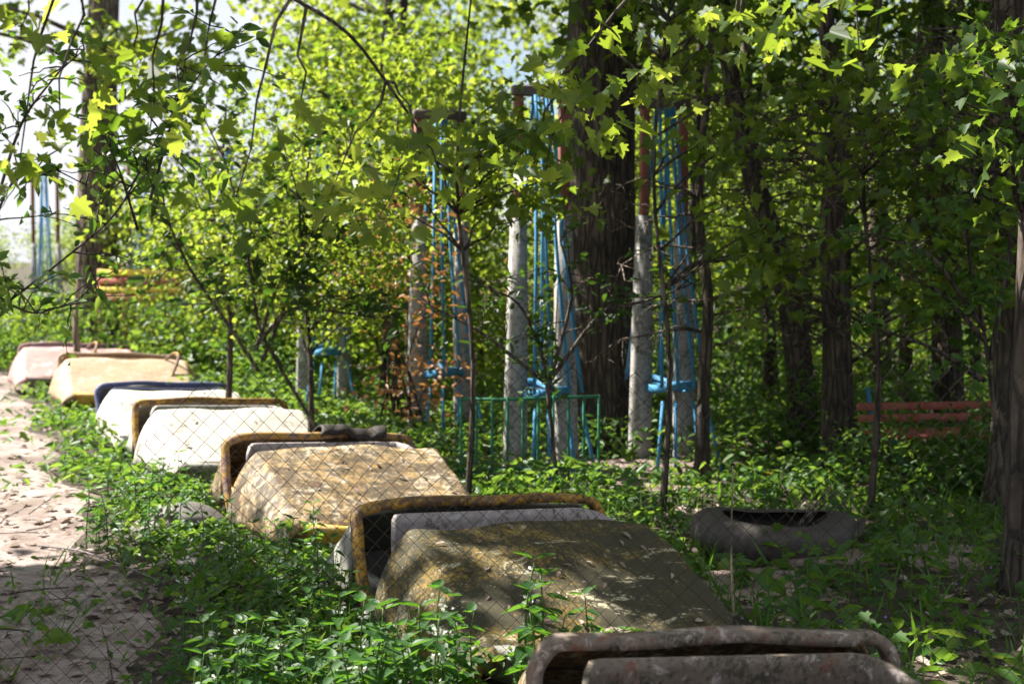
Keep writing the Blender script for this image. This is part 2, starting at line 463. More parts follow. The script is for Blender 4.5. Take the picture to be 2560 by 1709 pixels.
def tub_mesh(w, y0, y1, h):
    n = 40; b = MB(); rows = []
    for z, ins in ((0.0, .13), (.03, .06), (.09, .015), (h - .05, 0), (h - .03, -.02), (h, -.02), (h, .03), (h - .12, .06)):
        ring = []
        for k in range(n + 1):
            a = 2 * math.pi * k / n
            ca, sa = math.cos(a), math.sin(a)
            e = 0.38
            x = (w - ins) * np.sign(ca) * abs(ca) ** e
            y = (y0 + y1) / 2 + ((y1 - y0) / 2 - ins) * np.sign(sa) * abs(sa) ** e
            ring.append((x, y, z + .004 * math.sin(5 * a)))
        rows.append(ring)
    b.grid(np.array(rows))
    return b

def make_car(loc, yaw, label, hoodm, rimm, panelm, tubm, seed, extra=(), roll=2.6, hood=True, rear=True):
    r = empty('ride_car', (loc[0], loc[1], gz(loc[0], loc[1])), R(yaw))
    r.rotation_euler = (0, R(roll), R(yaw))
    tag(r, label, 'ride car', 'row of abandoned fairground ride cars')
    if hood:
        h = loft(0, -.80, 14, (.58, .55), (.74, .65), (.49, .18), (.06, .07), (.035, .012), seed)
        b = MB(); b.grid(h[:, ::-1]); b.build('hood', M[hoodm], r, solid=.014, sharp=24)
    p = arch_pts(.63, .63, .508, .02, .11, nc=8, knee_on=False)
    rj = np.random.default_rng(seed + 7); q_ = np.arange(len(p)); p = p + .006 * np.stack([np.sin(q_ * .9 + rj.random() * 6), np.sin(q_ * .55 + rj.random() * 6)], -1)
    b = MB(); ribbon(b, p, .52 - .26 * np.clip((.46 - p[:, 1]) / .44, 0, 1) ** 1.2, .062, .040); b.build('rim', M[rimm], r)
    # seat back sheet inside the rim: curved wings that taper to a tongue
    n, m = 27, 10
    V = np.zeros((n, m, 3))
    for i in range(n):
        u = -1 + 2 * i / (n - 1)
        x = .57 * u
        ybend = .44 - .22 * max(0, (abs(u) - .8) / .2) ** 1.5
        top = .482 - .04 * max(0, (abs(u) - .86) / .14) ** 2
        bot = .04 + .10 * max(0, (.72 - abs(u)) / .2 if abs(u) > .52 else 1) * (1 if abs(u) < .72 else 0)
        for j in range(m):
            t = j / (m - 1)
            xx = x * (1 - .0 * t)
            if abs(u) > .72: xx = np.sign(u) * (abs(x) - (1 - t) ** 2 * .10 * ((abs(u) - .72) / .28))
            V[i, j] = (xx, ybend + .03 * (1 - t), bot + (top - bot) * t)
    b = MB(); b.grid(V); b.build('backrest', M[panelm], r, solid=.02)
    b = MB(); b.box((-.50, .02, .14), (.50, .36, .18), .015); b.build('seat', M['tub_dark'], r)
    if rear:
        h = loft(.60, 1.22, 8, (.60, .5), (.62, .54), (.49, .14), (.06, .06), (.1, .06), seed + 50)
        b = MB(); b.grid(h); b.build('rear_shell', M[hoodm if hoodm != 'hood_moss' else 'tub_grey'], r, solid=.014)
    tub_mesh(.56, -1.0, 1.1, .19).build('tub', M[tubm], r)
    for e in extra:
        e(r)
    return r

def grab_bar(x0):
    def f(r):
        b = MB()
        pts = [(x0 + .10 * math.sin(a * 1.2), -.42 + .5 * a / 3.14, .30 + .10 * a / 3.14 + .24 * math.sin(a)) for a in np.linspace(0, 3.14, 16)]
        b.tube(pts, .016, 8); b.build('grab_bar', M['maroon'], r)
    return f
def handle(r):
    b = MB(); b.tube([(-.60, -.10, .30), (-.665, -.14, .29), (-.685, -.18, .20), (-.675, -.3, .175), (-.655, -.62, .15)], .011, 8)
    b.build('handle', M['steel'], r)
def bumper(r):
    b = MB(); ribbon(b, [(-.62 + .031 * k, .185 + .004 * math.sin(k)) for k in range(41)], -.80, .02, .018)
    b.build('bumper_rail', M['red'], r)
def flap(r):
    n, m = 30, 9; V = np.zeros((n, m, 3)); rg = np.random.default_rng(3)
    for i in range(n):
        for j in range(m):
            u = i / (n - 1); t = j / (m - 1)
            fray = .05 * math.sin(u * 7) * (1 - t) + .02 * math.sin(u * 23) * (1 - t)
            V[i, j] = (-.02 + .44 * u + .02 * math.sin(t * 5), .455 + .17 * t,   .475 + fray * .4 + .088 * math.sin(math.pi * min(1, .12 + t * .9)) + .006 * math.sin(u * 5 + t * 3))
    b = MB(); b.grid(V); b.build('torn_flap', M['iron'], r, solid=.012)
def wheel_hole(r):
    b = MB(); a = np.linspace(0, 2 * math.pi, 16)
    b.add([(-.675 - .002 * math.cos(3 * t), .02 + .09 * math.cos(t) * (1 + .2 * math.sin(3 * t)), .31 + .075 * math.sin(t)) for t in a[:-1]], [[tuple(range(15))]])

cars = [
 ((.70, 3.62), 14, 'nearest ride car with pink grey rim, cut off at bottom right edge', 'hood_rusty', 'pinkgrey', 'pinkgrey', 'tub_grey', ()),
 ((.07, 6.12), 26, 'mossy dark ochre ride car with yellow rim, foremost complete car of the row', 'hood_moss', 'yellow', 'panel', 'tub_grey', ()),
 ((-1.02, 8.61), 26, 'weathered yellow ride car with torn dark flap on its rusty rim', 'hood_rusty', 'maroon', 'panel', 'yellow_clean', (flap,)),
 ((-2.22, 11.05), 27, 'chalky white ride car with thin steel handle on its side', 'hood_white', 'yellow', 'hood_white', 'tub_grey', (handle,)),
 ((-3.12, 13.05), 24, 'white ride car with navy blue rim, behind the white car with a handle', 'hood_white', 'navy', 'navy', 'tub_dark', ()),
 ((-4.42, 16.2), 20, 'faded cream orange ride car with bent grab bar and yellow tub', 'hood_cream', 'hood_cream', 'hood_cream', 'yellow_clean', (grab_bar(.38),)),
 ((-5.62, 18.3), 18, 'faded pink ride car with grab bar, farthest of the row', 'hood_pink', 'hood_pink', 'navy', 'tub_dark', (grab_bar(.10),)),
]
CARS = []
for k, (loc, yaw, lab, hm, rm, pm, tm, ex) in enumerate(cars):
    CARS.append(make_car(loc, yaw, lab, hm, rm, pm, tm, 10 + k, ex))
CARS[0].scale = (.88, .94, .94); CARS[0].location.z += .035
for c_ in CARS[5:]: c_.scale = (1.14, 1.1, 1.0)

# ------------------------------------------------------------------ chain link fence between the near rim and the mossy car
def fence_top(x):
    return np.interp(x, [-2.6, -1.75, -1.35, -1.1, -.8, .5, 2.6], [.10, .35, .95, 1.24, 1.30, 1.29, 1.27])
def build_fence():
    Y0 = 4.93
    r = empty('chain_link_fence', (0, Y0, 0)); tag(r, 'sagging rusty chain link fence standing in front of the mossy car', 'fence')
    b = MB(); d = .0345; rw = .0015
    xs = np.arange(-2.5, 2.6, d)
    rg = np.random.default_rng(5)
    ex_c = [] 
    for k, x0 in enumerate(xs):
        top = float(fence_top(x0)) + 0.0
        n = int(top / d); top = n * d
        if n < 2: continue
        i = np.arange(n + 1)
        z = top - i * d
        x = x0 + np.where((n - i + k) % 2 == 0, -d, d) * .5
        y = .016 * np.sin(x * 2.3 + 1) + .012 * np.sin(z * 4 + x) + np.where((n - i + k) % 2 == 0, .002, -.002)
        x = x + .010 * np.sin(z * 5 + x * 2) + .006 * np.sin(x * 9 + z * 3)
        z = z + .012 * np.sin(x * 3.1 + 2) + .006 * np.sin(x * 11)
        P = np.stack([x, y, z], -1)
        # knuckled free end at the top
        P = np.concatenate([[P[0] + np.array([.012, 0, .012]), P[0] + np.array([.004, 0, .016])], P])
        b.tube(P, rw, 3, cap=False)
    b.build('wire_mesh', M['iron'], r)
    for px in (-2.6, 2.62):
        t = MB(); t.tube([(px, .02, -.1), (px, .02, 1.4)], .024, 10); t.build('post', M['maroon'], r)
build_fence()

# ------------------------------------------------------------------ swing boats hanging from concrete post frames
def swing_station(px, depth, label_f, label_b, k, htop=2.95, wide=.34):
    X = (px - 512) / F * depth
    z0 = float(gz(X, depth))
    rg = np.random.default_rng(100 + k)
    r = empty('swing_stand', (X, depth, z0), R(18)); tag(r, label_f, 'swing stand', 'swing stands behind the cars')
    zc = 2.05
    for s in (-1, 1):
        b = MB()
        x = s * wide / 2; 
        V = []
        for z, w in ((-.05, .085), (1.2, .07), (zc, .05)):
            V += [(x + s * (.03 - z * .015) + a * w, c * .05, z) for a, c in ((-1, -1), (1, -1), (1, 1), (-1, 1))]
        Q = [(q * 4 + j, q * 4 + (j + 1) % 4, q * 4 + 4 + (j + 1) % 4, q * 4 + 4 + j) for q in range(2) for j in range(4)]
        b.add(V, [Q, [(8, 9, 10, 11)]])
        p = b.build('post', M['concrete'], r, smooth=False)
        b = MB(); b.box((x - .035, -.03, zc + .002), (x + .035, .03, htop - .05), .006); b.build('red_extension', M['redrust'], p, smooth=False)
    b = MB(); b.box((-wide / 2 - .05, -.045, htop - .048), (wide / 2 + .05, .045, htop + .03), .01); b.build('crossbeam', M['tub_dark'], r, smooth=False)
    # boat with its rods
    o = empty('swing_boat', (X, depth - .06, z0), R(18)); tag(o, label_b, 'swing boat', 'blue swing boats hanging from the frames')
    b = MB(); rows = []
    for z, sc in ((.63, .80), (.635, .9), (.65, .98), (.70, 1.0), (.70, .93), (.66, .9)):
        rows.append([(.16 * sc * math.copysign(abs(math.cos(a)) ** .6, math.cos(a)), .42 * sc * math.copysign(abs(math.sin(a)) ** .8, math.sin(a)), z + .05 * math.sin(a) ** 2) for a in np.linspace(0, 2 * math.pi, 29)])
    b.grid(np.array(rows)); b.build('boat_tub', M['blue'], o)
    b = MB(); b.box((-.13, -.12, .645), (.13, .12, .67), .008); b.build('seat', M['blue'], o)
    for (x, y) in ((-.19, -.40), (-.08, -.46), (.06, -.46), (.18, -.40), (-.15, .42), (.15, .42)):
        b = MB(); tx = x * .28 + rg.normal() * .01; ty = y * .12
        b.tube([(tx, ty, htop - .05), (x * .6, y * .55, 1.7), (x, y, .70)], .014, 7); b.build('rod', M['blue'], o)
    for (x, y) in ((-.19, -.42), (-.1, -.46), (.05, -.45), (.17, -.42)):
        b = MB(); b.tube([(x, y, .60), (x * 1.5 + rg.normal() * .03, y * 1.15, .03)], .014, 7); b.build('strut', M['blue'], o)
st = [
 (663, 11.5, 'swing frame right of the thick dark trunk', 'blue swing boat right of the thick dark trunk'),
 (541, 10.8, 'swing frame at the left edge of the thick dark trunk, behind the green railing', 'blue swing boat behind the green railing'),
 (440, 12.6, 'swing frame with red topped posts near the middle of the picture', 'blue swing boat between two grey posts near the picture middle'),
 (324, 15.6, 'swing frame behind the dark leaved shrub, third from the left', 'blue swing boat half hidden by dark shrub branches'),
 (230, 19.6, 'swing frame above the white cars, behind the forked dark stems', 'blue swing boat above the white cars'),
 (144, 24.0, 'swing frame right of the big left trunk, by the red and yellow barrier', 'blue swing boat by the red and yellow barrier'),
 (47, 28.0, 'swing frame at the far left, left of the big trunk', 'blue swing boat at the far left against bright sky'),
]
for k, (px, dp, lf, lb) in enumerate(st):
    swing_station(px, dp, lf, lb, k, htop=2.95 + .12 * max(0, k - 2), wide=.34 + .02 * k)

# green railing in front of the swings
def green_railing():
    x0, x1, yy = -.36, .62, 9.95
    r = empty('green_railing', ((x0 + x1) / 2, yy, 0), R(8)); tag(r, 'low green metal railing with thin bars beside the swings', 'railing')
    hw = (x1 - x0) / 2
    b = MB(); b.tube([(-hw, 0, .70), (-.2, .01, .69), (hw, 0, .705)], .011, 8); b.tube([(-hw, 0, .20), (hw, 0, .21)], .010, 8); b.build('rail', M['teal'], r)
    for k in range(10):
        x = -hw + 2 * hw * k / 9
        b = MB(); b.box((x - .009, -.009, -.02), (x + .009, .009, .715 if k % 3 == 0 else .69), .003)
        b.build('post' if k % 3 == 0 else 'bar', M['teal'], r, smooth=False)
green_railing()

def barrier():
    a = at(98, 270, 20.6); c = at(222, 270, 19.8)
    L = (c - a).length
    r = empty('painted_barrier', ((a.x + c.x) / 2, (a.y + c.y) / 2, 0), math.atan2(c.y - a.y, c.x - a.x)); tag(r, 'red and yellow slatted barrier far behind the cars beside the big left trunk', 'barrier')
    for k, (z, h, m) in enumerate(((1.50, .09, 'yel2'), (1.38, .10, 'red'), (1.26, .08, 'yel2'), (1.14, .11, 'red'))):
        b = MB(); b.box((-L / 2, -.02, z - h / 2), (L / 2, .02, z + h / 2), .005); b.build('slat', M[m], r, smooth=False)
    for x in np.linspace(-L / 2, L / 2, 6):
        b = MB(); b.box((x - .04, .022, -.05), (x + .04, .09, 1.56), .006); b.build('post', M['redrust'], r, smooth=False)
barrier()

def bench():
    a = at(893, 440, 12.9); 
    r = empty('slatted_bench', (3.38, 10.6, float(gz(3.38, 10.6)) - .03), R(10)); tag(r, 'red slatted bench with blue frame and green legs in undergrowth at right', 'bench')
    for k in range(4):
        y = -.2 + .12 * k
        b = MB(); b.box((-.72, y - .05, .40), (.72, y + .05, .43), .005); b.build('seat_slat', M['red'], r, smooth=False)
    for k in range(2):
        z = .50 + .085 * k
        b = MB(); b.box((-.72, .25 + .03 * k, z - .03), (.72, .28 + .03 * k, z + .03), .005); b.build('back_slat', M['red'], r, smooth=False)
    for s in (-.6, .6):
        b = MB(); b.tube([(s, -.26, .38), (s, .24, .38), (s, .37, .72)], .018, 8); b.build('frame', M['blue'], r)
        b = MB(); b.tube([(s, -.2, .37), (s, -.3, -.02)], .02, 8); b.build('leg', M['teal'], r)
        b = MB(); b.tube([(s, .2, .37), (s, .28, -.02)], .02, 8); b.build('leg', M['teal'], r)
bench()

# old tyre cut as a planter
def tyre():
    c = at(771, 540, 7.85)
    b = MB(); rows = []
    prof = [(.26, .30), (.30, .315), (.37, .30), (.415, .24), (.425, .15), (.41, .07), (.37, .01), (.30, -.01), (.285, .05), (.37, .09), (.385, .16), (.36, .24), (.29, .275), (.262, .285)]
    for k in range(241):
        a = 2 * math.pi * k / 240
        wob = 1 + .03 * math.sin(2 * a + 1)
        row = []
        for j, (rr, z) in enumerate(prof):
            lift = .0
            if j <= 3 or j >= 11: lift = .055 * max(0, math.cos(a - .1)) ** 6 - .035 * max(0, math.cos(a - 1.9)) ** 3 + .02 * max(0, math.cos(a - 2.9)) ** 4
            tread = (.010 if (k + j * 2) % 6 < 4 else 0) if 3 <= j <= 5 else 0
            row.append(((rr * wob + tread + .5 * lift) * math.cos(a), (rr * wob + tread) * math.sin(a) * .92, z + lift))
        rows.append(row)
    b.grid(np.array(rows)[:, ::-1])
    # an upturned lip at the right side
    n = 9; V = np.zeros((n, 5, 3))
    for i in range(n):
        a = -.45 + .75 * i / (n - 1)
        for j in range(5):
            t = j / 4
            V[i, j] = ((.40 + .09 * t) * math.cos(a), (.40 + .09 * t) * math.sin(a) * .92, .24 + .11 * t ** 1.3 * math.sin(math.pi * (i + .7) / (n + .4)))
    b.grid(V)
    o = b.build('tyre_planter', M['rubber'], loc=(c.x, c.y, float(gz(c.x, c.y)) - .045)); o.rotation_euler = (R(2), R(3), R(-4)); o.scale = (1.02, 1.02, .74)
    tag(o, 'old grey tyre cut open and laid flat among weeds right of the cars', 'tyre')
    # dead grass stems sticking out of it
    b = MB(); rg = np.random.default_rng(8)
    for k in range(9):
        p0 = np.array([.12 + rg.normal() * .05, -.05 + rg.normal() * .05, .10]); d = np.array([.16 + rg.random() * .1, rg.normal() * .05, .22 + rg.random() * .10])
        b.tube([p0, p0 + d * .6, p0 + d + np.array([.03, 0, -.01])], [.004, .003, .002], 4)
    o = b.build('dead_stalks', M['twig'], loc=(c.x, c.y, float(gz(c.x, c.y)))); tag(o, 'bundle of dry pale stalks leaning out of the old tyre', 'dry stalks')
tyre()

# fallen curved sheet pieces left of the yellow car
def fender(px, py, depth, rz, size, label, arch=.18):
    c = at(px, py, depth)
    V = np.zeros((16, 8, 3))
    for i in range(16):
        u = -1 + 2 * i / 15
        for j in range(8):
            t = j / 7
            V[i, j] = (u * size, -.18 + .36 * t + .05 * u * u, arch * (1 - u * u) * (.6 + .4 * math.sin(math.pi * t)) + .03 * t)
    b = MB(); b.grid(V)
    o = b.build('fallen_fender', M['fender'], loc=(c.x, c.y, float(gz(c.x, c.y)) + .01), solid=.01); o.rotation_euler = (0, 0, rz)
    tag(o, label, 'metal sheet')
M['fender'] = worn('dull_grey_metal', (.12, .11, .10), (.17, .16, .145), (.08, .07, .06), (.04, .035, .03), .3, rust_amt=.3, chip_amt=0)
fender(186, 535, 8.3, R(25), .30, 'curved grey metal fender lying beside the weathered yellow car')
fender(205, 566, 7.4, R(-20), .22, 'flat grey metal plate lying on the soil below the curved fender', .05)

# slabs of old paving on the right
def slab(px, py, sx, sy, rz, label):
    d = CAMZ * F / (py - 262) 
    c = at(px, py, d)
    b = MB(); b.box((-sx, -sy, -.05), (sx, sy, .035), .012)
    o = b.build('paving_slab', M['pinkslab'], loc=(c.x, c.y, float(gz(c.x, c.y)))); o.rotation_euler = (R(1.5), R(-1), rz); tag(o, label, 'paving slab')
M['pinkslab'] = worn('pinkish_concrete', (.24, .175, .155), (.30, .22, .20), (.12, .09, .08), (.05, .055, .025), .2, rust_amt=.1, rust=(.22, .1, .06), chip_amt=0, sc=1.4)
slab(742, 600, .42, .36, R(12), 'pinkish paving slab right of the mossy car')
slab(880, 572, .5, .22, R(-8), 'long pinkish paving slab in front of the old tyre')
slab(605, 482, .8, .7, R(5), 'broad brown paving slab in the clearing behind the mossy car')

# cable and twigs on the path
def stick(name, pts, r, label, cat, m='twig'):
    b = MB(); P = np.array([tuple(p) for p in pts]); n = len(P)
    t = np.linspace(0, n - 1, n * 6)
    Q = np.stack([np.interp(t, np.arange(n), P[:, k]) for k in range(3)], -1)
    for _ in range(4):
        Q[1:-1] = (Q[:-2] + Q[2:] + 2 * Q[1:-1]) / 4
    b.tube(Q, np.linspace(r, r * .6, len(Q)), 6)
    tag(b.build(name, M[m]), label, cat)
def gnd(px, py, up=.02):
    d = CAMZ * F / (py - 262)
    p = at(px, py, d); p.z = float(gz(p.x, p.y)) + up + .012
    return p
stick('cable', [gnd(38, 549), gnd(80, 556), gnd(120, 574), gnd(165, 598)], .006, 'thin grey cable lying across the shaded path', 'cable', 'wire')
stick('fallen_twig', [gnd(0, 606), gnd(40, 598), gnd(90, 595)], .006, 'thin straight twig lying on the path at the left edge', 'twig')
stick('bare_sapling', [gnd(738, 668, -.02), at(733, 610, 5.6), at(731, 540, 5.65), at(733, 465, 5.7)], .0055, 'thin bare upright sapling stem in front of the paving slab', 'sapling', 'bark')
stick('fallen_twig', [gnd(170, 520), gnd(178, 500, .12), gnd(190, 470, .3)], .007, 'pale twig leaning against the plants by the yellow car', 'twig')

# ------------------------------------------------------------------ leaves, shrubs and trees
def leaf_dirs(n, up=.75, droop=-.3):
    nr = rng.normal(size=(n, 3)) * .6; nr[:, 2] += up
    d = rng.normal(size=(n, 3)); d[:, 2] = d[:, 2] * .35 + droop
    return unit(d), unit(nr)

def cluster_leaves(mb, centers, per, crad, size, tmpl, flat=.55, up=.75, tone=None):
    n = len(centers)
    k = per * n
    off = rng.normal(size=(k, 3)) * crad * np.array([1, 1, flat])
    P = np.repeat(np.asarray(centers), per, axis=0) + off
    d, nr = leaf_dirs(k, up)
    rn = np.clip(np.repeat(rng.random(n), per) * .5 + rng.random(k) * .5, 0, 1)
    mb.leaves(P, d, nr, size * (0.65 + .7 * rng.random(k)), tmpl, rn)

def ell_points(n, c, r, shell=.35):
    v = unit(rng.normal(size=(n, 3))); rad = (shell + (1 - shell) * rng.random(n)) ** .5
    return np.asarray(c) + v * rad[:, None] * np.asarray(r)

def smooth_path(P, k=5):
    P = np.array([tuple(p) for p in P], float); n = len(P)
    t = np.linspace(0, n - 1, (n - 1) * k + 1)
    Q = np.stack([np.interp(t, np.arange(n), P[:, j]) for j in range(3)], -1)
    for _ in range(3):
        Q[1:-1] = (Q[:-2] + Q[2:] + 2 * Q[1:-1]) / 4
    return Q

def limb(mb, p0, p1, r0, r1, sag=.0, sides=5, wob=.08):
    p0 = np.asarray(p0, float); p1 = np.asarray(p1, float); L = np.linalg.norm(p1 - p0)
    t = np.linspace(0, 1, 6)[:, None]
    Q = p0 + (p1 - p0) * t
    Q[1:-1] += rng.normal(size=(4, 3)) * wob * L * .3
    Q[:, 2] += sag * L * np.sin(math.pi * t[:, 0])
    mb.tube(Q, np.linspace(r0, r1, 6), sides)
    return Q

def trunk_radii(n, r, top, flare=.35):
    t = np.linspace(0, 1, n)
    return r * (1 - (1 - top) * t) * (1 + flare * np.exp(-t * n * .35) + .5 * flare * np.exp(-t * n * 1.2))

def make_tree(label, pts, r, crown, mt='bark', lm='maple', name='tree', cat='tree', group=None, leaf=.11, per=34, ncl=70, crad=.34, tmpl=None, limbs=18, top=.45, dead=None, sides=12, root=None):
    """pts: world points of trunk from base; crown: list of (centre, radii) ellipsoids in world"""
    P = smooth_path(pts); base = P[0].copy()
    r_ = empty(name, tuple(base)); tag(r_, label, cat, group)
    b = MB(); b.tube(P - base, trunk_radii(len(P), r, top), sides)
    cs = []
    if crown:
        vol = np.array([np.prod(c[1]) for c in crown]); vol = vol ** .8 / (vol ** .8).sum()
        for (c, rad), w in zip(crown, vol):
            cs.append(ell_points(max(3, int(ncl * w)), c, rad))
        cs = np.concatenate(cs)
        for c in cs[rng.permutation(len(cs))[:limbs]]:
            # attach to the closest trunk point somewhat below
            dd = np.linalg.norm(P - c, axis=1) + 1.2 * np.maximum(0, P[:, 2] - c[2] + .3)
            k = int(np.argmin(dd)); L = np.linalg.norm(P[k] - c)
            limb(b, P[k] - base, c - base, min(r * .45, .012 + .016 * L), .004, .06)
    b.build('trunk', M[mt], r_)
    if len(cs):
        f = MB(); cluster_leaves(f, cs - base, per, crad, leaf, tmpl or MAPLE_S)
        f.build('crown', M[lm], r_)
    if dead:
        n_, z0, z1, L, dirn = dead
        for k in range(n_):
            d = MB()
            zz = z0 + (z1 - z0) * rng.random()
            i = int(np.argmin(np.abs(P[:, 2] - zz))); p0 = P[i] - base
            a = dirn + rng.normal() * 1.2
            l_ = L * (.35 + .65 * rng.random())
            p1 = p0 + np.array([math.sin(a), math.cos(a) * .7, .12 - .4 * rng.random()]) * l_
            Q = limb(d, p0, p1, .011, .003, .10, 4, .10)
            for q in range(11):
                s0 = Q[rng.integers(1, 6)]; e = s0 + rng.normal(size=3) * l_ * .24 + np.array([0, 0, -.10 * l_])
                limb(d, s0, e, .0042, .0016, -.08, 3, .2)
            d.build('dead_branch', M['twig'], r_)
    return r_

def col(pxpy, depth, base_up=.0):
    """trunk path through the given pixels at a depth, starting at the ground"""
    pts = [at(px, py, depth) for px, py in pxpy]
    b0 = pts[0].copy(); b0.z = float(gz(b0.x, b0.y)) - .08
    return [b0] + [p for p in pts if p.z > .3]

def up_to(pts, z):
    a, c = pts[-2], pts[-1]
    d = (c - a).normalized(); 
    return pts + [c + d * ((z - c.z) / max(.3, d.z))]

# trunks seen in the picture
t = up_to(col([(100, 330), (97, 230), (99, 110), (104, 0)], 21.5), 11)
make_tree('big lichen grey trunk at left, rising behind the farthest pink car', t, .40, [((-7.4, 22, 8.8), (2.2, 2, 1.5)), ((-4.9, 20.6, 4.8), (1.3, 1.0, .9)), ((-7.8, 20.5, 5.0), (.9, 1.0, .8)), ((-5.8, 20.9, 2.6), (.5, .4, .7))], ncl=80, leaf=.15, crad=.4)
t = up_to(col([(602, 370), (597, 250), (598, 120), (604, 0)], 12.6), 12)
make_tree('thickest dark trunk right of centre with dead twigs', t, .38, [((1.6, 12.8, 7.2), (2.6, 2.2, 1.6)), ((1.35, 12.0, 3.75), (.5, .3, .4)), ((.5, 12.0, 4.0), (.35, .3, .3))], 'bark_dark', 'maple_deep', ncl=120, dead=(105, .5, 3.9, 1.2, .4), leaf=.12, crad=.36, top=.75)
t = up_to(col([(803, 390), (789, 290), (760, 200), (735, 110), (722, 0)], 12.0), 9)
make_tree('leaning dark trunk curving left as it rises, right of the thick trunk', t, .13, [((1.8, 12, 6.8), (2.3, 2, 1.8)), ((2.2, 11.4, 3.6), (1.0, .8, .6))], 'bark_dark', 'maple_deep', ncl=60, dead=(26, .9, 3.2, 1.2, 1.5), leaf=.11)
t = up_to(col([(838, 400), (836, 300), (830, 220), (842, 130), (836, 90)], 11.0), 6)
make_tree('crooked trunk with comb of drooping dead branches at right', t, .13, [((2.6, 11, 5.6), (1.8, 1.4, 1.2)), ((2.9, 10.5, 2.9), (.8, .7, .5))], 'bark_dark', 'maple', ncl=42, dead=(44, 1.0, 3.1, .9, -1.5), leaf=.10)
t = up_to(col([(703, 380), (710, 300), (697, 215), (704, 130)], 10.2), 5.5)
make_tree('slim dark trunk flecked with pale pink patches between thick and leaning trunks', t, .05, [((1.4, 10.2, 5.0), (1.3, 1.2, 1.0))], 'bark_dark', 'maple_deep', ncl=40, dead=(20, .9, 3.2, .9, 0), leaf=.10)
t = up_to(col([(948, 400), (946, 300), (936, 150), (938, 40), (930, 0)], 13.0), 9)
make_tree('straight dark trunk at right, above the red bench', t, .16, [((4, 13, 6.5), (2.4, 2, 2.0)), ((4.1, 12.3, 3.4), (1.1, .8, .7))], 'bark_dark', 'maple', ncl=64, dead=(30, .9, 3.4, 1.3, -1.0), leaf=.12)
t = up_to(col([(1020, 420), (1018, 250), (1012, 120), (1010, 0)], 9.2), 8)
make_tree('broad dark trunk at the right picture edge with pale dead branches', t, .19, [((3.4, 9.2, 6), (2.2, 1.8, 1.8)), ((3.0, 8.8, 2.2), (.45, .6, .9))], 'bark_dark', 'maple_deep', ncl=80, dead=(52, 1.5, 3.3, 1.35, -1.4), leaf=.10)
t = up_to(col([(880, 380), (878, 140), (866, 60), (876, 0)], 17.0), 9)
make_tree('thin winding trunk against a sky gap at upper right', t, .12, [((4.4, 17, 7), (2.4, 2, 1.8))], 'bark', 'maple_deep', ncl=60, leaf=.14)
t = up_to(col([(350, 380), (352, 215), (350, 150), (398, 60), (404, 0)], 17.5), 9)
make_tree('slender dark stem leaning right, behind the middle swings', t, .09, [((-1.2, 17.5, 7.2), (1.6, 1.4, 1.0)), ((-1.7, 17, 3.6), (1.2, .9, .6))], 'bark_dark', 'maple', ncl=70, leaf=.13)
t = up_to(col([(1016, 606), (1015, 560), (1019, 500)], 6.7), 2.2)
make_tree('short mossy trunk at the lower right edge', t, .075, [((2.42, 6.7, 2.3), (.4, .5, .5))], 'bark_dark', 'maple_deep', ncl=14, leaf=.07, crad=.18)
t = up_to(col([(77, 345), (75, 325), (76, 312)], 17.5), 1.9)
make_tree('short pale stub of a stem behind the pink car', t, .05, [], 'bark_pale', limbs=0, name='tree_stub')

for px_, lean, dp, r0, lab in ((688, 14, 14.0, .06, 'slim straight dark trunk just right of the thick trunk'), (772, -30, 16.5, .08, 'leaning dark trunk behind the curved trunk at right'), (905, 18, 15.0, .085, 'slender trunk left of the straight trunk above the red bench'), (976, -16, 16.0, .07, 'thin trunk between the red bench and the right picture edge')):
    t = up_to(col([(px_, 380), (px_ + lean * .2, 260), (px_ + lean * .7, 120), (px_ + lean, 0)], dp), 8)
    make_tree(lab, t, r0, [(tuple(t[-1] - Vector((0, 0, .6))), (1.3, 1.2, .8))], 'bark_dark', 'maple_deep', ncl=30, dead=(14, .9, 3.6, .9, lean * .05), leaf=.12)
# understory saplings: three kinds, copied
def make_sapling(seed, lm, H, label, group, leaf=.075, ncl=95, per=46, lo=.36):
    global rng
    rng = np.random.default_rng(seed)
    pts = [Vector((0, 0, -.1)), Vector((.08, .05, H * .35)), Vector((-.1, .1, H * .7)), Vector((.05, 0, H))]
    return make_tree(label, pts, .05, [((0, 0, H * lo), (1.2, 1.2, H * .2)), ((.1, 0, H * .72), (1.5, 1.5, H * .30))], 'bark_dark', lm, 'sapling', 'sapling', group, leaf, per, ncl, .30, None, 24, .3, sides=7)
G1 = 'bright leaved saplings behind the swings'; G2 = 'dark leaved saplings at the right'; G3 = 'tall maples closing the wood behind'
L1 = 'bright yellow green maple sapling glowing in sun behind the blue swings'
L2 = 'dark leaved maple sapling in the shade of the wood at right'
L3 = 'tall leafy maple closing the view behind the swings'
p1 = make_sapling(21, 'maple', 3.6, L1, G1); p2 = make_sapling(22, 'maple', 4.6, L1, G1, .075, 110, 46); p3 = make_sapling(23, 'maple_deep', 4.4, L2, G2, .075, 90, 34)
p4 = make_sapling(24, 'maple', 4.2, L1, G1, .075, 85, 38, .60)
pos1 = [(-3.0, 17.8), (-1.2, 15.2), (-4.6, 21.2), (-2.4, 20.5), (-.4, 18.5), (2.3, 18.5), (-6.0, 26), (-3.6, 25), (-1.0, 23.5), (-8.0, 30.5), (-5.6, 30), (-2.4, 29), (.9, 21.5), (-1.45, 15.8), (1.0, 27), (-11, 36), (-12.6, 33), (-14.8, 38), (-17.5, 45), (-13.5, 46), (3.4, 19.5), (5.6, 20), (4.4, 23), (7.6, 22), (6.4, 26), (9, 27), (2.2, 23.5)]
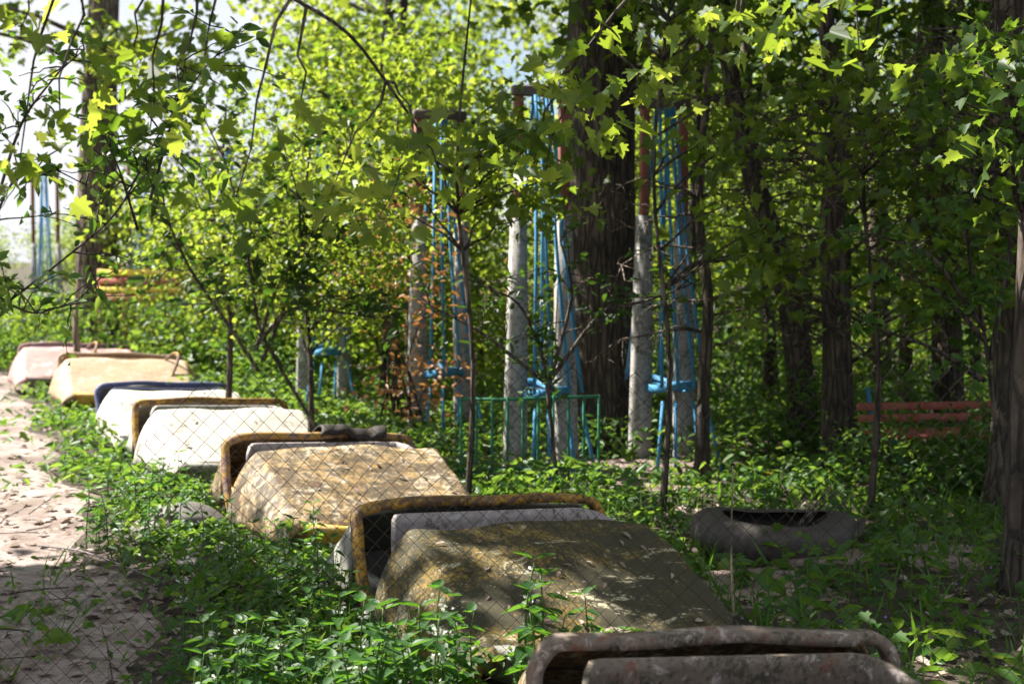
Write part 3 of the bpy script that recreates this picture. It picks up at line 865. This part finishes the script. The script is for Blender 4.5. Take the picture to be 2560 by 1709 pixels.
for k, (x, y) in enumerate(pos1):
    src = (p1, p2)[k % 2]
    o = src if k < 2 else copy_tree(src)
    o.location = (x, y, float(gz(x, y))); o.rotation_euler = (0, 0, k * 1.9); s = .72 + .34 * random.random(); o.scale = (s, s, s * .92)
    if x < -7.5: o.scale = (.75, .75, .62)
for k, (x, y) in enumerate([(-1.55, 10.9), (-.95, 13.4), (-2.6, 12.9)]):
    o = p4 if k == 0 else copy_tree(p4)
    o.location = (x, y, float(gz(x, y))); o.rotation_euler = (0, 0, k * 2.6 + 1); s = (.60, .78, .72)[k]; o.scale = (s * .85, s * .85, s)
pos3 = [(3.1, 13.4), (5.2, 15.0), (4.9, 11.9), (4.3, 10.4), (5.6, 13.0)]
for k, (x, y) in enumerate(pos3):
    o = p3 if k == 0 else copy_tree(p3)
    o.location = (x, y, float(gz(x, y))); o.rotation_euler = (0, 0, k * 2.3); s = .75 + .4 * random.random(); o.scale = (s, s, s)

rng = np.random.default_rng(27)
for lab, (x, y), cr_, n_ in (
  ('young maple with loose sunlit leaves in front of the blue swing boats', (-.30, 9.1), [((-.25, 9.1, 2.35), (.5, .4, .4)), ((.1, 9.2, 2.2), (.35, .3, .3)), ((-.9, 9.0, 2.2), (.3, .3, .2))], 34),
  ('young maple with loose sunlit leaves before the thick dark trunk', (.95, 9.0), [((1.25, 9.0, 2.7), (.35, .4, .6)), ((.95, 9.1, 3.3), (.5, .4, .25)), ((1.5, 9.0, 1.9), (.3, .3, .3))], 30),
  ('young maple with leaves in shade, left of the red bench', (2.25, 8.9), [((2.2, 8.9, 2.4), (.5, .4, .5)), ((2.7, 8.8, 1.7), (.4, .4, .4)), ((1.7, 8.9, 1.6), (.3, .3, .3))], 36)):
    make_tree(lab, [Vector((x, y, -.1)), Vector((x + .07, y, 1.0)), Vector((x - .08, y + .05, 2.2)), Vector((x + .05, y, 3.4))], .022, cr_, 'bark_dark', 'maple', 'sapling', 'sapling', None, .075, 17, n_, .17, MAPLE, 26, .3, sides=6)
# tall trees closing the wood
rng = np.random.default_rng(31)
big1 = make_tree(L3, [Vector((0, 0, -.2)), Vector((.2, 0, 4)), Vector((0, .2, 9))], .2, [((0, 0, 8), (3.2, 3.2, 3.4)), ((0, 0, 4.2), (2.6, 2.6, 2.0))], 'bark_dark', 'maple', 'maple_tree', 'tree', G3, .17, 42, 100, .5, None, 30)
big2 = make_tree(L3, [Vector((0, 0, -.2)), Vector((-.3, 0, 4)), Vector((.2, .2, 10))], .22, [((0, 0, 9), (3.4, 3.4, 3.2)), ((.5, 0, 4.6), (2.8, 2.8, 2.2))], 'bark_dark', 'maple', 'maple_tree', 'tree', G3, .17, 42, 100, .5, None, 30)
posb = [(-3.0, 34), (3.2, 33), (6.5, 36), (11.5, 35), (2.4, 44), (8.0, 45), (15, 44), (-4.6, 52), (5, 56), (12, 58), (20, 56), (-5, 66), (8, 68), (17, 68)]
for k, (x, y) in enumerate(posb):
    src = (big1, big2)[(k * 7 // 3) % 2]
    o = (big1 if k == 0 else big2) if k < 2 else copy_tree(src)
    o.location = (x, y, float(gz(x, y))); o.rotation_euler = (0, 0, k * 1.3); s = .85 + .35 * random.random(); o.scale = (s, s, s)

# low bushes at the far left and behind the cars
def make_bush(seed, lm, label, group, w=1.0, h=1.2, leaf=.09, ncl=46, per=34, name='bush', cat='bush', tmpl=None):
    global rng
    rng = np.random.default_rng(seed)
    r_ = empty(name); tag(r_, label, cat, group)
    cs = ell_points(ncl, (0, 0, h * .48), (w, w, h * .52)); cs[:, 2] = np.maximum(cs[:, 2], .08)
    b = MB()
    for c in cs[:14]: limb(b, rng.normal(size=3) * [.08, .08, 0], c, .012, .003, .08, 5)
    b.build('stems', M['bark_dark'], r_)
    f = MB(); cluster_leaves(f, cs, per, .2, leaf, tmpl or OVAL); f.build('foliage', M[lm], r_)
    return r_
GB = 'leafy bushes behind the row of cars'; LB = 'rounded leafy bush growing behind the row of cars and swings'
b1 = make_bush(41, 'cover', LB, GB); b2 = make_bush(42, 'maple', LB, GB, 1.2, 1.5)
posB = [(-5.5, 19.5), (-4.5, 19.0), (-7.2, 20.8), (-5.0, 21.8), (-3.7, 18.2), (-7.4, 21.4), (-8.4, 23.5), (-10, 26), (-2.6, 16.6), (-1.2, 17.4), (-9.5, 21), (-11.5, 29), (1.5, 15.6), (.3, 16.6), (-3.2, 22.6), (-13, 30), (2.5, 16.8), (4.6, 17.5), (6.0, 15.0), (-6.6, 24.3), (-5.1, 23.2)]
for k, (x, y) in enumerate(posB):
    o = (b1, b2)[k] if k < 2 else copy_tree((b1, b2)[k % 2])
    o.location = (x, y, float(gz(x, y))); o.rotation_euler = (0, 0, k * 2.1); s = .75 + .4 * random.random(); o.scale = (s, s, s)
    if k < 2: o.scale = (.8, .6, 1.05 - .1 * k)
for k, (x, y, s) in enumerate([(2.75, 9.85, .5), (3.6, 9.75, .62), (2.3, 11.6, .6), (3.1, 12.4, .7)]):
    o = copy_tree(b1); o.location = (x, y, float(gz(x, y))); o.rotation_euler = (0, 0, k * 1.7); o.scale = (s, s, s)
    o['label'] = 'low leafy bush in the shaded undergrowth around the red bench'; o['group'] = 'bushes around the bench'
o = make_bush(43, 'dry', 'bush with dry orange brown leaves behind the swings near the picture middle', None, .42, 2.0, .07, 30, 22)
p = at(396, 285, 12.0); o.location = (p.x, p.y, .35)

# dark sharp shrub left of centre: forked stems and pointed oval leaves
def forked_shrub(label, stems, name='shrub', lm='shrub', leaf=.085, mt='bark_dark', nleaf=16, r0=.016, base_r=None):
    global rng
    base = np.array(tuple(stems[0][0])); r_ = empty(name, tuple(base)); tag(r_, label, 'shrub')
    b = MB(); f = MB()
    for S_ in stems:
        P = smooth_path(S_, 6)
        b.tube(P - base, np.linspace(r0, r0 * .3, len(P)), 7)
        L = len(P)
        for i in range(int(L * .25), L):
            for q in range(2):
                if rng.random() < .45: continue
                tip = P[i] + rng.normal(size=3) * np.array([.19, .16, .15]) + np.array([0, 0, .04])
                Q = limb(b, P[i] - base, tip - base, .005, .0016, .05, 4)
                n = nleaf // 2
                pp = Q[rng.integers(2, 6, n)] + rng.normal(size=(n, 3)) * .022
                d, nr = leaf_dirs(n, .55, -.15)
                d = unit(d + .8 * unit(tip - P[i])); f.leaves(pp, d, nr, leaf * (.6 + .6 * rng.random(n)), OVAL)
    b.build('stems', M[mt], r_); f.build('foliage', M[lm], r_)
rng = np.random.default_rng(51)
D = 10.3
forked_shrub('dark shrub with pointed leaves and forked stems in front of the middle swings', [
    [Vector((-1.12, 10.5, -.05)), Vector((-1.45, 10.4, .45)), at(258, 330, D), at(252, 280, D), at(240, 215, D), at(225, 160, D), at(205, 120, D)],
    [at(256, 350, D), at(275, 290, D + .1), at(310, 235, D + .2), at(345, 195, D + .3), at(352, 130, D + .3)],
    [at(258, 370, D), at(225, 320, D - .1), at(190, 270, D - .1), at(165, 215, D - .1), at(160, 165, D)],
    [at(256, 345, D), at(290, 305, D), at(340, 312, D), at(385, 318, D + .1)],
    [at(262, 360, D), at(300, 270, D + .3), at(300, 200, D + .3), at(285, 150, D + .4)]], leaf=.10, nleaf=18)
D = 7.6
forked_shrub('thin leafy branch with dark leaves against the sky at far left', [
    [at(-30, 420, D), at(-20, 260, D), at(10, 180, D), at(48, 165, D), at(86, 185, D)],
    [at(-20, 260, D), at(20, 120, D), at(60, 70, D), at(84, 50, D)],
    [at(-24, 250, D), at(0, 300, D), at(35, 315, D), at(78, 300, D)]], leaf=.075, nleaf=10, lm='cover', r0=.010)
D = 7.2
forked_shrub('spray of long dark leaves in the upper left quarter of the picture', [
    [at(-60, 420, D) + Vector((0, 0, -.8)), at(-30, 330, D), at(50, 270, D), at(118, 215, D), at(160, 130, D), at(210, 60, D), at(250, 25, D)],
    [at(150, 200, D), at(180, 95, D), at(185, 60, D)],
    [at(138, 230, D), at(120, 170, D), at(100, 125, D)]], leaf=.085, nleaf=12, lm='cover', r0=.008)
D = 8.0
forked_shrub('leafy shrub with pale sunlit leaves along the right picture edge', [
    [at(1000, 470, D) + Vector((.1, 0, -.7)), at(985, 330, D), at(965, 240, D), at(975, 180, D)],
    [at(985, 340, D), at(940, 290, D), at(890, 270, D)],
    [at(990, 360, D), at(1010, 250, D), at(1015, 170, D)],
    [at(985, 330, D), at(930, 250, D), at(875, 235, D)],
    [at(985, 380, D), at(930, 345, D), at(850, 320, D)]], leaf=.08, lm='cover')
D = 9.4
forked_shrub('dark low shrub in front of the thick trunk base', [
    [at(560, 440, D) + Vector((0, 0, -.5)), at(545, 360, D), at(520, 300, D), at(470, 280, D)],
    [at(550, 380, D), at(600, 310, D), at(650, 300, D), at(700, 280, D)],
    [at(550, 380, D), at(575, 290, D), at(560, 240, D)],
    [at(555, 390, D), at(480, 330, D), at(420, 300, D)]], leaf=.075, lm='shrub', nleaf=12)

# near branches of bright blurred maple leaves, hanging into view from trees beside the camera
def near_branch(label, pts, spots, base, r=.011):
    """a tree just outside the frame whose low branch reaches into it"""
    global rng
    base = Vector(base); r_ = empty('maple_tree', base); tag(r_, label, 'tree')
    P = smooth_path([Vector(base), Vector(base) + Vector((.1, .1, 1.6)), Vector(base) + Vector((-.1, .2, 3.6)), Vector(base) + Vector((.1, .1, 7))])
    b = MB(); bb = np.array(base); b.tube(P - bb, np.linspace(.13, .05, len(P)), 10)
    Q = smooth_path(pts, 6); k0 = int(np.argmin(np.linalg.norm(P - Q[0], axis=1)))
    b.tube(np.concatenate([[P[k0]], Q]) - bb, np.linspace(r, .005, len(Q) + 1), 6)
    f = MB()
    for s in spots:
        s = np.array(tuple(s)); i = int(np.argmin(np.linalg.norm(Q - s, axis=1)))
        limb(b, Q[i] - bb, s - bb, .006, .002, .05, 4)
        cluster_leaves(f, [s - bb], 14, .085, .060, MAPLE, .7)
    return r_, b, f, P, bb
def near_finish(r_, b, f, P, bb, crown, ncl=70, per=22, leaf=.13, crad=.42):
    cs = np.concatenate([ell_points(max(3, int(ncl / len(crown))), c, rad) for c, rad in crown])
    for c in cs[:20]:
        k = int(np.argmin(np.linalg.norm(P - c, axis=1) + 1.2 * np.maximum(0, P[:, 2] - c[2] + .3)))
        limb(b, P[k] - bb, c - bb, .035, .005, .06)
    cluster_leaves(f, cs - bb, per, crad, leaf, MAPLE_S)
    b.build('trunk', M['bark_dark'], r_); f.build('crown', M['maple'], r_)
rng = np.random.default_rng(61)
D = 4.4
q = near_branch('maple whose low branch hangs blurred across the upper left', [at(-90, -90, D), at(40, -60, D), at(150, -40, D), at(260, -20, D), at(350, 30, D + .3), at(420, 130, D + .5)],
   [at(20, 30, D), at(60, 120, D), at(130, 60, D), at(180, 100, D), at(235, 200, D), at(300, 130, D), at(205, 55, D), at(330, 195, D), at(380, 215, D + .3), at(440, 170, D + .5), at(20, 160, D), at(150, 130, D), at(420, 130, D)], (-3.2, 4.9, 0))
near_finish(*q, [((-3.0, 2.2, 6.4), (1.8, 1.4, 1.2))], 60)
q = near_branch('maple whose low branch hangs blurred across the upper right', [at(1130, -90, 4.6), at(950, -70, 4.6), at(760, -50, 4.8), at(640, -20, 5), at(570, 70, 5)],
   [at(735, 22, 4.6), at(742, 38, 4.6), at(560, 75, 5), at(580, 90, 5), at(530, 150, 5.4), at(620, 40, 5), at(820, 20, 4.8), at(860, 60, 4.8), at(600, 130, 5.2), at(545, 175, 5.4), at(660, 90, 5)], (3.6, 4.4, 0))
near_finish(*q, [((4.0, 3.8, 6.4), (2.2, 2.2, 1.4))], 60)

# high canopy trees standing outside the picture, shading the foreground and the right half
def canopy(label, base, crown, ncl, lm='maple_deep', crad=.5):
    h = max(c[2] for c, _ in crown)
    b0 = Vector(base)
    make_tree(label, [b0, b0 + Vector((.1, .1, h * .5)), b0 + Vector((0, .2, h))], .22, crown, 'bark', lm, 'maple_tree', 'tree', None, .17, 26, ncl, crad, None, 24)
rng = np.random.default_rng(71)
canopy('tall maple left of the picture shading the near path', (-7.6, 7.4, 0), [((-6.9, 8.15, 6.1), (1.0, 1.0, .7)), ((-8.4, 8.0, 6.4), (1.3, 1.1, .8)), ((-6.5, 7.4, 5.9), (.6, .7, .5))], 290, crad=.4)
canopy('tall maple beside the camera shading the mossy car', (-3.2, 3.2, 0), [((-4.0, 7.9, 5.9), (.75, .75, .5)), ((-2.4, 8.8, 5.8), (1.1, 1.0, .8))], 90, crad=.26)
canopy('tall maple whose crown roofs the clearing over the swings', (4.4, 8.4, 0), [((-.2, 12.4, 6.6), (2.0, 2.0, 1.1)), ((-1.0, 9.6, 6.2), (1.6, 1.4, 1.0)), ((1.4, 10.4, 6.6), (2.0, 2.2, 1.2)), ((-1.3, 13.7, 6.4), (1.3, 1.2, .7)), ((-1.7, 9.4, 5.7), (.9, .9, .5))], 430)
canopy('tall dark maple whose crown roofs the right side of the wood', (7.5, 14, 0), [((2.6, 13.2, 6.9), (2.2, 2.2, 1.1)), ((5.0, 14, 7.2), (2.6, 2.5, 1.4)), ((3.0, 10.4, 5.6), (1.6, 1.4, .8)), ((4.8, 11.5, 6.0), (1.6, 1.6, .9)), ((2.6, 8.0, 5.2), (1.3, 1.2, .8))], 330)
# ------------------------------------------------------------------ undergrowth
def car_mask(x, y):
    m = np.zeros(len(x), bool)
    for (cx, cy), yaw, *_ in cars:
        a = R(yaw); dx, dy = x - cx, y - cy
        lx = dx * math.cos(a) + dy * math.sin(a); ly = -dx * math.sin(a) + dy * math.cos(a)
        m |= (np.abs(lx) < .66) & (ly > -.98) & (ly < 1.25)
    c = at(771, 540, 7.85)
    m |= (x - c.x) ** 2 + (y - c.y) ** 2 < .42 ** 2
    return m
def vn(x, y, s, seed):
    r_ = np.random.default_rng(seed); a = r_.random(6) * 6.28; k = 0
    for i in range(4):
        k = k + np.sin(x * s * (1 + .7 * i) * math.cos(a[i]) + y * s * (1 + .7 * i) * math.sin(a[i]) + a[5 - i] * 3) / (1 + .5 * i)
    return k
def scatter(n, x0, x1, y0, y1, dens):
    x = x0 + (x1 - x0) * rng.random(n); y = y0 + (y1 - y0) * rng.random(n)
    fr = np.abs(x) < y * .40 + .5
    k = fr & ~car_mask(x, y) & (rng.random(n) < dens(x, y))
    return x[k], y[k]
def on_path(x, y):
    return (x < path_edge(y)) & (x > path_edge(y) - 3.4)
rng = np.random.default_rng(81)
def tufts(x, y, h, per, leaf, tmpl, mname, name, mb=None, spread=.09, up=.9):
    n = len(x); k = n * per
    hh = np.repeat(h, per) * (.25 + .75 * rng.random(k))
    P = np.stack([np.repeat(x, per) + rng.normal(size=k) * spread, np.repeat(y, per) + rng.normal(size=k) * spread, hh], -1)
    P[:, 2] += gz(P[:, 0], P[:, 1])
    d, nr = leaf_dirs(k, up, -.1)
    b = mb or MB(); b.leaves(P, d, nr, np.repeat(np.broadcast_to(leaf, (n,)), per) * (.6 + .7 * rng.random(k)), tmpl, np.clip(np.repeat(rng.random(n), per) * .6 + .4 * rng.random(k), 0, 1))
    return b
b = MB()
# near weeds, lower part of the picture
x, y = scatter(3600, -3.0, 3.4, 4.9, 9.5, lambda x, y: np.where(on_path(x, y), .03, np.where(x > .85, .07 + .42 * (vn(x, y, 1.6, 1) > .8), .75)))
h = .05 + .14 * np.clip(.5 + .4 * vn(x, y, 1.3, 2), 0, 1) + np.where(x < .8, .04, 0)
tufts(x, y, h, 11, .05, OVAL, None, None, b)
x, y = scatter(420, -2.6, 2.9, 4.9, 9.2, lambda x, y: np.where(on_path(x, y), .06, .6))
tufts(x, y, .06 + .10 * rng.random(len(x)), 6, .11, OVAL, None, None, b, .07)
x, y = scatter(700, -3.2, 3.2, 5.2, 11, lambda x, y: np.where(on_path(x, y), .03, np.where(x > .85, .2, .5)))
tufts(x, y, .10 + .16 * rng.random(len(x)), 7, .06, MAPLE_S, None, None, b, .08)
# middle distance
x, y = scatter(5200, -6, 6, 9.2, 19, lambda x, y: np.where(on_path(x, y), .05, np.where((np.abs(x - .75) < .8) & (y < 11.3) & (y > 9.6), .2, np.where((x > 1.2) & (y < 14), .5, .85))))
h = .14 + .26 * np.clip(.5 + .35 * vn(x, y, .9, 3), 0, 1)
tufts(x, y, h, 10, .085, OVAL, None, None, b, .14)
x, y = scatter(5200, -16, 14, 18, 42, lambda x, y: np.where(on_path(x, y), .1, .9))
h = .25 + .45 * np.clip(.5 + .4 * vn(x, y, .6, 4), 0, 1)
tufts(x, y, h, 8, .17, SIMPLE, None, None, b, .25)
tag(b.build('undergrowth', M['cover']), kind='stuff')
# grass
b = MB(); x, y = scatter(9000, -2.6, 3.2, 4.9, 10.5, lambda x, y: np.where(on_path(x, y), .06, .55) * (.3 + .7 * (vn(x, y, 2.2, 6) > .1)))
n = len(x); P = np.stack([x, y, gz(x, y)], -1); d = rng.normal(size=(n, 3)) * .35; d[:, 2] = 1; nr = rng.normal(size=(n, 3)); nr[:, 2] = 0
b.leaves(P, d, unit(nr), .10 + .14 * rng.random(n), BLADE); tag(b.build('grass', M['grass']), kind='stuff')
# leaf litter
b = MB(); x, y = scatter(17000, -8, 5.5, 4.9, 16, lambda x, y: np.where(on_path(x, y), .95, .5) * np.clip(14 / (y * y) * 3, .15, 1))
n = len(x); P = np.stack([x, y, gz(x, y) + .016 + .016 * rng.random(n)], -1)
d = rng.normal(size=(n, 3)); d[:, 2] *= .10; nr = rng.normal(size=(n, 3)) * .18; nr[:, 2] = 1
b.leaves(P, d, unit(nr), .03 + .055 * rng.random(n) ** 1.5, MAPLE_S, np.clip(rng.random(n) * np.where(on_path(x, y), .8, 1.0), 0, 1))
# leaves lying on the car hoods
from mathutils import Matrix
for (cl, yaw, *_), n in zip(cars[1:5], (34, 26, 16, 10)):
    t = rng.random(n) ** .8; xx = (rng.random(n) - .5) * .98; yy = -.80 * t; zz = .49 - .31 * t ** 1.1 + .012 * (1 - (xx / .55) ** 2) + .010
    mt_ = Matrix.Translation((cl[0], cl[1], float(gz(cl[0], cl[1])))) @ Matrix.Rotation(R(yaw), 4, 'Z') @ Matrix.Rotation(R(2.6), 4, 'Y')
    P = np.array([tuple(mt_ @ Vector(q)) for q in zip(xx, yy, zz)])
    nn = np.array(tuple(mt_.to_3x3() @ Vector((0, -.36, .93)))); d = rng.normal(size=(n, 3)); d -= (d @ nn)[:, None] * nn
    b.leaves(P, d, np.repeat(nn[None], n, 0) + rng.normal(size=(n, 3)) * .12, .02 + .035 * rng.random(n), OVAL)
tag(b.build('leaf_litter', M['litter']), kind='stuff')
# dead stems and fallen twigs
b = MB(); x, y = scatter(330, -4.5, 3.6, 5.0, 11, lambda x, y: .7 + 0 * x)
for xx, yy in zip(x, y):
    a = rng.random() * 6.28; l_ = .10 + .3 * rng.random(); up = rng.random() ** 3 * .8; z = float(gz(xx, yy)) + .03
    p0 = np.array([xx, yy, z]); p1 = p0 + l_ * np.array([math.cos(a), math.sin(a), up]); mid = (p0 + p1) / 2 + rng.normal(size=3) * .02
    mid[2] = max(mid[2], z); p1[2] = max(p1[2], z)
    b.tube([p0, mid, p1], [.004, .003, .0015], 4)
tag(b.build('dead_stems', M['twig']), kind='stuff')
# violet specks
b = MB(); x, y = scatter(420, .8, 3.0, 5.8, 8.4, lambda x, y: .16 + 0 * x)
n = len(x); P = np.stack([x, y, gz(x, y) + .08 + .05 * rng.random(n)], -1); d, nr = leaf_dirs(n)
b.leaves(P, d, nr, .018, SIMPLE); tag(b.build('violet_flowers', M['violet_petal']), kind='stuff')

# upright nettles, each a plant of its own
def make_nettle(seed, H, pairs, flowers, leaf=.07):
    rg = np.random.default_rng(seed)
    r_ = empty('nettle_plant')
    P = np.array([(0, 0, -.02), (.01, .008, H * .35), (-.008, .012, H * .7), (.012, 0, H)])
    b = MB(); b.tube(smooth_path([Vector(p) for p in P], 4), np.linspace(.0045, .002, 13), 5, rnd=.5); b.build('stem', M['stem'], r_)
    f = MB(); pos, dr, nr, sz = [], [], [], []
    for k in range(pairs):
        z = H * (.22 + .78 * k / (pairs - 1)); a0 = k * 1.57 + rg.normal() * .2
        s = leaf * (1.15 - .55 * abs(k / (pairs - 1) - .35) * 1.2)
        for q in (0, 3.14):
            a = a0 + q + rg.normal() * .15; el = .1 + (.7 if k == pairs - 1 else 0) - .25 * rg.random()
            pos.append((.006 * math.cos(a), .006 * math.sin(a), z)); dr.append((math.cos(a), math.sin(a), el)); nr.append((-el * math.cos(a), -el * math.sin(a), 1)); sz.append(s * (.9 + .3 * rg.random()))
    f.leaves(pos, dr, unit(np.array(nr)), sz, NETTLE, rg.random(len(pos))); f.build('leaves', M['nettle'], r_)
    if flowers and seed == 91:
        for kz in (.55, .72, .9):
            f = MB(); n = 9; a = rg.random(n) * 6.28
            p = np.stack([.012 * np.cos(a), .012 * np.sin(a), H * kz + .006 * rg.normal(size=n)], -1); d = np.stack([np.cos(a), np.sin(a), .5 + 0 * a], -1)
            f.leaves(p, d, unit(rg.normal(size=(n, 3)) + [0, 0, 1]), .015, SIMPLE); f.build('flower_whorl', M['white_petal'], r_)
    return r_
protos = [make_nettle(91, .42, 6, True), make_nettle(92, .34, 6, False), make_nettle(93, .28, 5, True, .06), make_nettle(94, .22, 5, False, .06)]
named = [
 (at(180, 610, 5.75), 0, 1.15, 'tall nettle standing alone at lower left, its top over the shaded path'),
 (at(275, 600, 6.0), 0, .95, 'white flowering nettle in front of the dark gap under the yellow car'),
 (at(322, 600, 6.1), 0, .9, 'white flowering nettle before the rusty left leg of the yellow rim'),
 (at(150, 500, 8.8), 1, 1.1, 'light green nettle against the white car side at the path edge'),
 (at(765, 610, 5.9), 1, .8, 'dark nettle with drooping leaves in front of the right paving slab'),
]
placed = []
used = set()
def put(pi, loc, s, rz, label, group=None):
    o = protos[pi] if pi not in used else copy_tree(protos[pi]); used.add(pi)
    o.location = (loc[0], loc[1], float(gz(loc[0], loc[1]))); o.scale = (s, s, s); o.rotation_euler = (R(random.uniform(-6, 6)), R(random.uniform(-6, 6)), rz)
    o['label'] = label; o['category'] = 'nettle'
    if group: o['group'] = group
    elif 'group' in o: del o['group']
for p, pi, s, lab in named:
    put(pi, p, s, random.random() * 6, lab)
GN = 'nettles along the path and the cars'
def band(n, fx):
    k = 0
    while k < n:
        x, y, pi, s = fx()
        if car_mask(np.array([x]), np.array([y]))[0]: continue
        lab = 'leafy nettle plant in the weeds left of the ride cars' if x < -.4 - .42 * (y - 6) else ('leafy nettle plant in the weeds in front of the mossy car' if x < .85 else 'leafy nettle plant in the shaded weeds right of the mossy car')
        put(pi, (x, y), s, random.random() * 6.3, lab, GN); k += 1
def f_left():
    y = random.uniform(6.4, 13.5); x = path_edge(y) + random.uniform(-.15, .55); return x, y, random.choice((1, 1, 3, 2)), random.uniform(.65, 1.1)
def f_front():
    y = random.uniform(5.05, 5.9); x = random.uniform(-1.3, .6); return x, y, random.choice((1, 2, 3, 3)), random.uniform(.55, .85)
def f_mid():
    y = random.uniform(5.9, 7.6); x = random.uniform(float(path_edge(y)) + .12, -.62); return x, y, random.choice((0, 1, 2, 3)), random.uniform(.6, 1.0)
def f_right():
    y = random.uniform(5.4, 8.8); x = random.uniform(.95, 2.7); return x, y, random.choice((1, 3, 3)), random.uniform(.5, .9)
def f_near():
    y = random.uniform(4.45, 5.25); x = random.uniform(-1.12, .30) * y / 5; return x, y, random.choice((0, 1, 1, 2)), random.uniform(.8, 1.15)
band(40, f_near)
def f_tall():
    y = random.uniform(4.5, 5.05); x = random.uniform(-.52, .14); return x, y, random.choice((0, 1, 1)), random.uniform(1.0, 1.38)
band(20, f_tall)
band(52, f_left); band(34, f_front); band(36, f_mid); band(24, f_right)

# celandine and dandelion
def flower_plant(name, loc, label, cat, H, nfl, pet, lf):
    r_ = empty(name, loc); tag(r_, label, cat)
    rg = np.random.default_rng(int(H * 1000))
    b = MB(); c = MB()
    for k in range(nfl):
        a = k * 2.4; top = np.array([.05 * math.cos(a) * (k > 0), .05 * math.sin(a) * (k > 0), H * (1 - .08 * k)])
        b.tube([(0, 0, -.02), top * [.5, .5, .6], top], [.003, .0025, .002], 5, rnd=.5)
        f = MB(); n = pet; aa = np.arange(n) * 2 * math.pi / n
        f.leaves(np.repeat(top[None], n, 0), np.stack([np.cos(aa), np.sin(aa), .45 + 0 * aa], -1), np.stack([-.3 * np.cos(aa), -.3 * np.sin(aa), 1 + 0 * aa], -1), .022, SIMPLE); f.build('flower', M['yellow_petal'], r_)
    n = 12; aa = np.arange(n) * 2.4; zz = H * (.2 + .55 * np.arange(n) / n)
    c.leaves(np.stack([0 * aa, 0 * aa, zz], -1), np.stack([np.cos(aa), np.sin(aa), .25 + 0 * aa], -1), np.stack([-.2 * np.cos(aa), -.2 * np.sin(aa), 1 + 0 * aa], -1), lf, MAPLE)
    b.build('stems', M['stem'], r_); c.build('leaves', M['cover'], r_)
p = at(478, 676, 5.15); flower_plant('celandine_plant', (p.x, p.y, 0), 'yellow flowered celandine at the bottom edge below the mossy car', 'flower', max(.12, p.z), 3, 4, .07)
p = at(769, 473, 9.6); flower_plant('dandelion', (p.x, p.y, 0), 'single yellow dandelion above the old tyre', 'flower', max(.12, p.z), 1, 12, .09)
